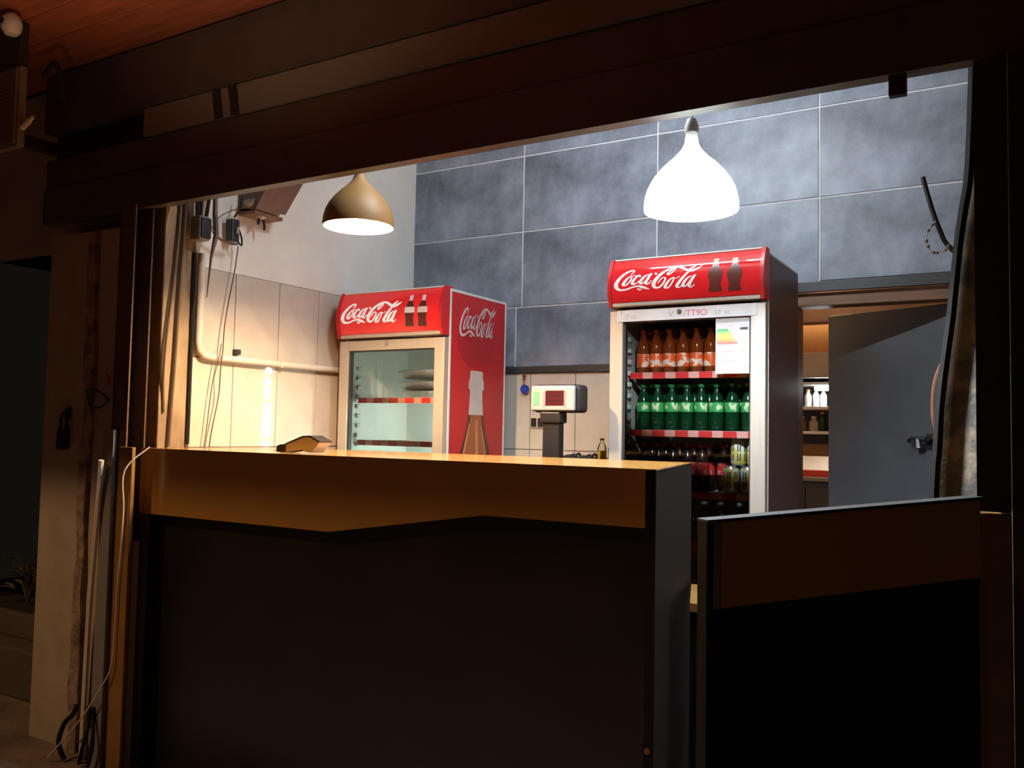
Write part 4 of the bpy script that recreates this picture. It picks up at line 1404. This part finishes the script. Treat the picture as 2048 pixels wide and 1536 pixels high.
# wall loudspeaker box with perforated front under the soffit
t = Thing('wall_speaker', 'taupe metal box with a perforated front under the soffit', 'speaker', (-3.8, -0.3, 2.36))
t.w('casing', B(-4.25, -0.40, 2.375, -3.55, -0.365, 2.715, 0.008), 'grille')
t.w('wall_arm', B(-3.95, -0.364, 2.50, -3.90, -0.013, 2.55), 'metal_dark')
t.w('front_frame', B(-4.24, -0.408, 2.385, -3.56, -0.398, 2.705, 0.004), 'grille')
b = nb()
for i in range(30):
    for j in range(16):
        x = -4.2 + i * 0.0205
        z = 2.405 + j * 0.0178
        vs = [b.verts.new((x + 0.004 * math.cos(a), -0.4086, z + 0.004 * math.sin(a))) for a in (0, 1.05, 2.09, 3.14, 4.19, 5.24)]
        b.faces.new(vs)
o = t.w('perforation', b, 'grille_hole')
o['kind'] = 'stuff'
b = nb()
tube(b, [(-3.55, -0.30, 2.70), (-3.49, -0.30, 2.74), (-3.46, -0.30, 2.73), (-3.44, -0.29, 2.66), (-3.44, -0.28, 2.58)], 0.011, 8, smooth=4)
t.w('lead', b, 'cable_black')
b = nb()
tube(b, [(-3.55, -0.38, 2.455), (-3.50, -0.38, 2.475)], 0.012, 10)
tube(b, [(-3.50, -0.38, 2.475), (-3.475, -0.38, 2.488)], 0.008, 10)
t.w('plug', b, 'pvc', label='cream plug')
t = Thing('spot_lamp', 'cream round lamp head under the red soffit', 'lamp head', (-3.56, -0.45, 2.9))
b = nb()
lathe(b, [(0, -0.045), (0.024, -0.042), (0.036, -0.026), (0.040, 0.0), (0.036, 0.024), (0.022, 0.04), (0, 0.04)], 18, -3.50, -0.47, 2.842)
t.w('head', b, 'pvc', smooth=True)
b = nb()
tube(b, [(-3.50, -0.50, 2.842), (-3.50, -0.512, 2.842)], 0.012, 12)
t.w('lens', b, 'black_plastic')
b = nb()
tube(b, [(-3.545, -0.45, 2.842), (-3.60, -0.43, 2.85), (-3.62, -0.42, 2.905)], 0.022, 10)
t.w('bracket', b, 'black_plastic')
tag(obj('soffit_post', B(-3.72, -0.40, 2.716, -3.565, -0.36, 2.904, 0.004), 'metal_dark', origin=(-3.62, -0.4, 2.9)), 'dark bracket block between the soffit and the perforated box', 'bracket')

# planter with a dry plant in the left doorway
t = Thing('planter', 'dark planter box standing in the left doorway', 'planter', (-4.8, 0.55, 0.07))
b = nb()
box(b, -5.3, 0.40, 0.0705, -4.25, 0.70, 0.20, 0.01)
t.w('box_body', b, 'stone_dark')
t.w('soil', B(-5.26, 0.44, 0.2002, -4.29, 0.66, 0.206), 'dark_room')
for pi_, (px_, lb) in enumerate(((-4.92, 'left'), (-4.62, 'right'))):
    t = Thing('potted_plant', 'dry leafy plant in the dark doorway, %s one' % lb, 'plant', (px_, 0.55, 0.2125), 0, 'plants in the doorway planter')
    b = nb()
    for k in range(5):
        a = k * 1.3 + pi_
        tube(b, [(0, 0, 0), (0.04 * math.cos(a), 0.03 * math.sin(a), 0.12), (0.11 * math.cos(a), 0.07 * math.sin(a), 0.22)], [0.006, 0.005, 0.003], 5)
    t.l('stem', b, 'leaf')
    for k in range(22):
        a = random.uniform(0, 6.28)
        rr = random.uniform(0.02, 0.13)
        z = random.uniform(0.06, 0.26)
        b = nb()
        L1 = random.uniform(0.06, 0.10)
        wd = random.uniform(0.014, 0.024)
        c_, s_ = math.cos(a), math.sin(a)
        pts = [(0, 0), (0.3 * L1, wd), (0.7 * L1, wd * 0.8), (L1, 0), (0.7 * L1, -wd * 0.8), (0.3 * L1, -wd)]
        vs = []
        for q, w_ in pts:
            vs.append(b.verts.new((rr * c_ + q * c_ - w_ * s_, rr * s_ * 0.6 + q * s_ + w_ * c_, z + q * 0.5 - 3.0 * q * q + abs(w_) * 0.4)))
        mid = b.verts.new((rr * c_ + 0.5 * L1 * c_, rr * s_ * 0.6 + 0.5 * L1 * s_, z + 0.25 * L1 - 0.75 * L1 * L1))
        for q in range(6):
            b.faces.new((vs[q], vs[(q + 1) % 6], mid))
        t.l('leaf', b, 'leaf')
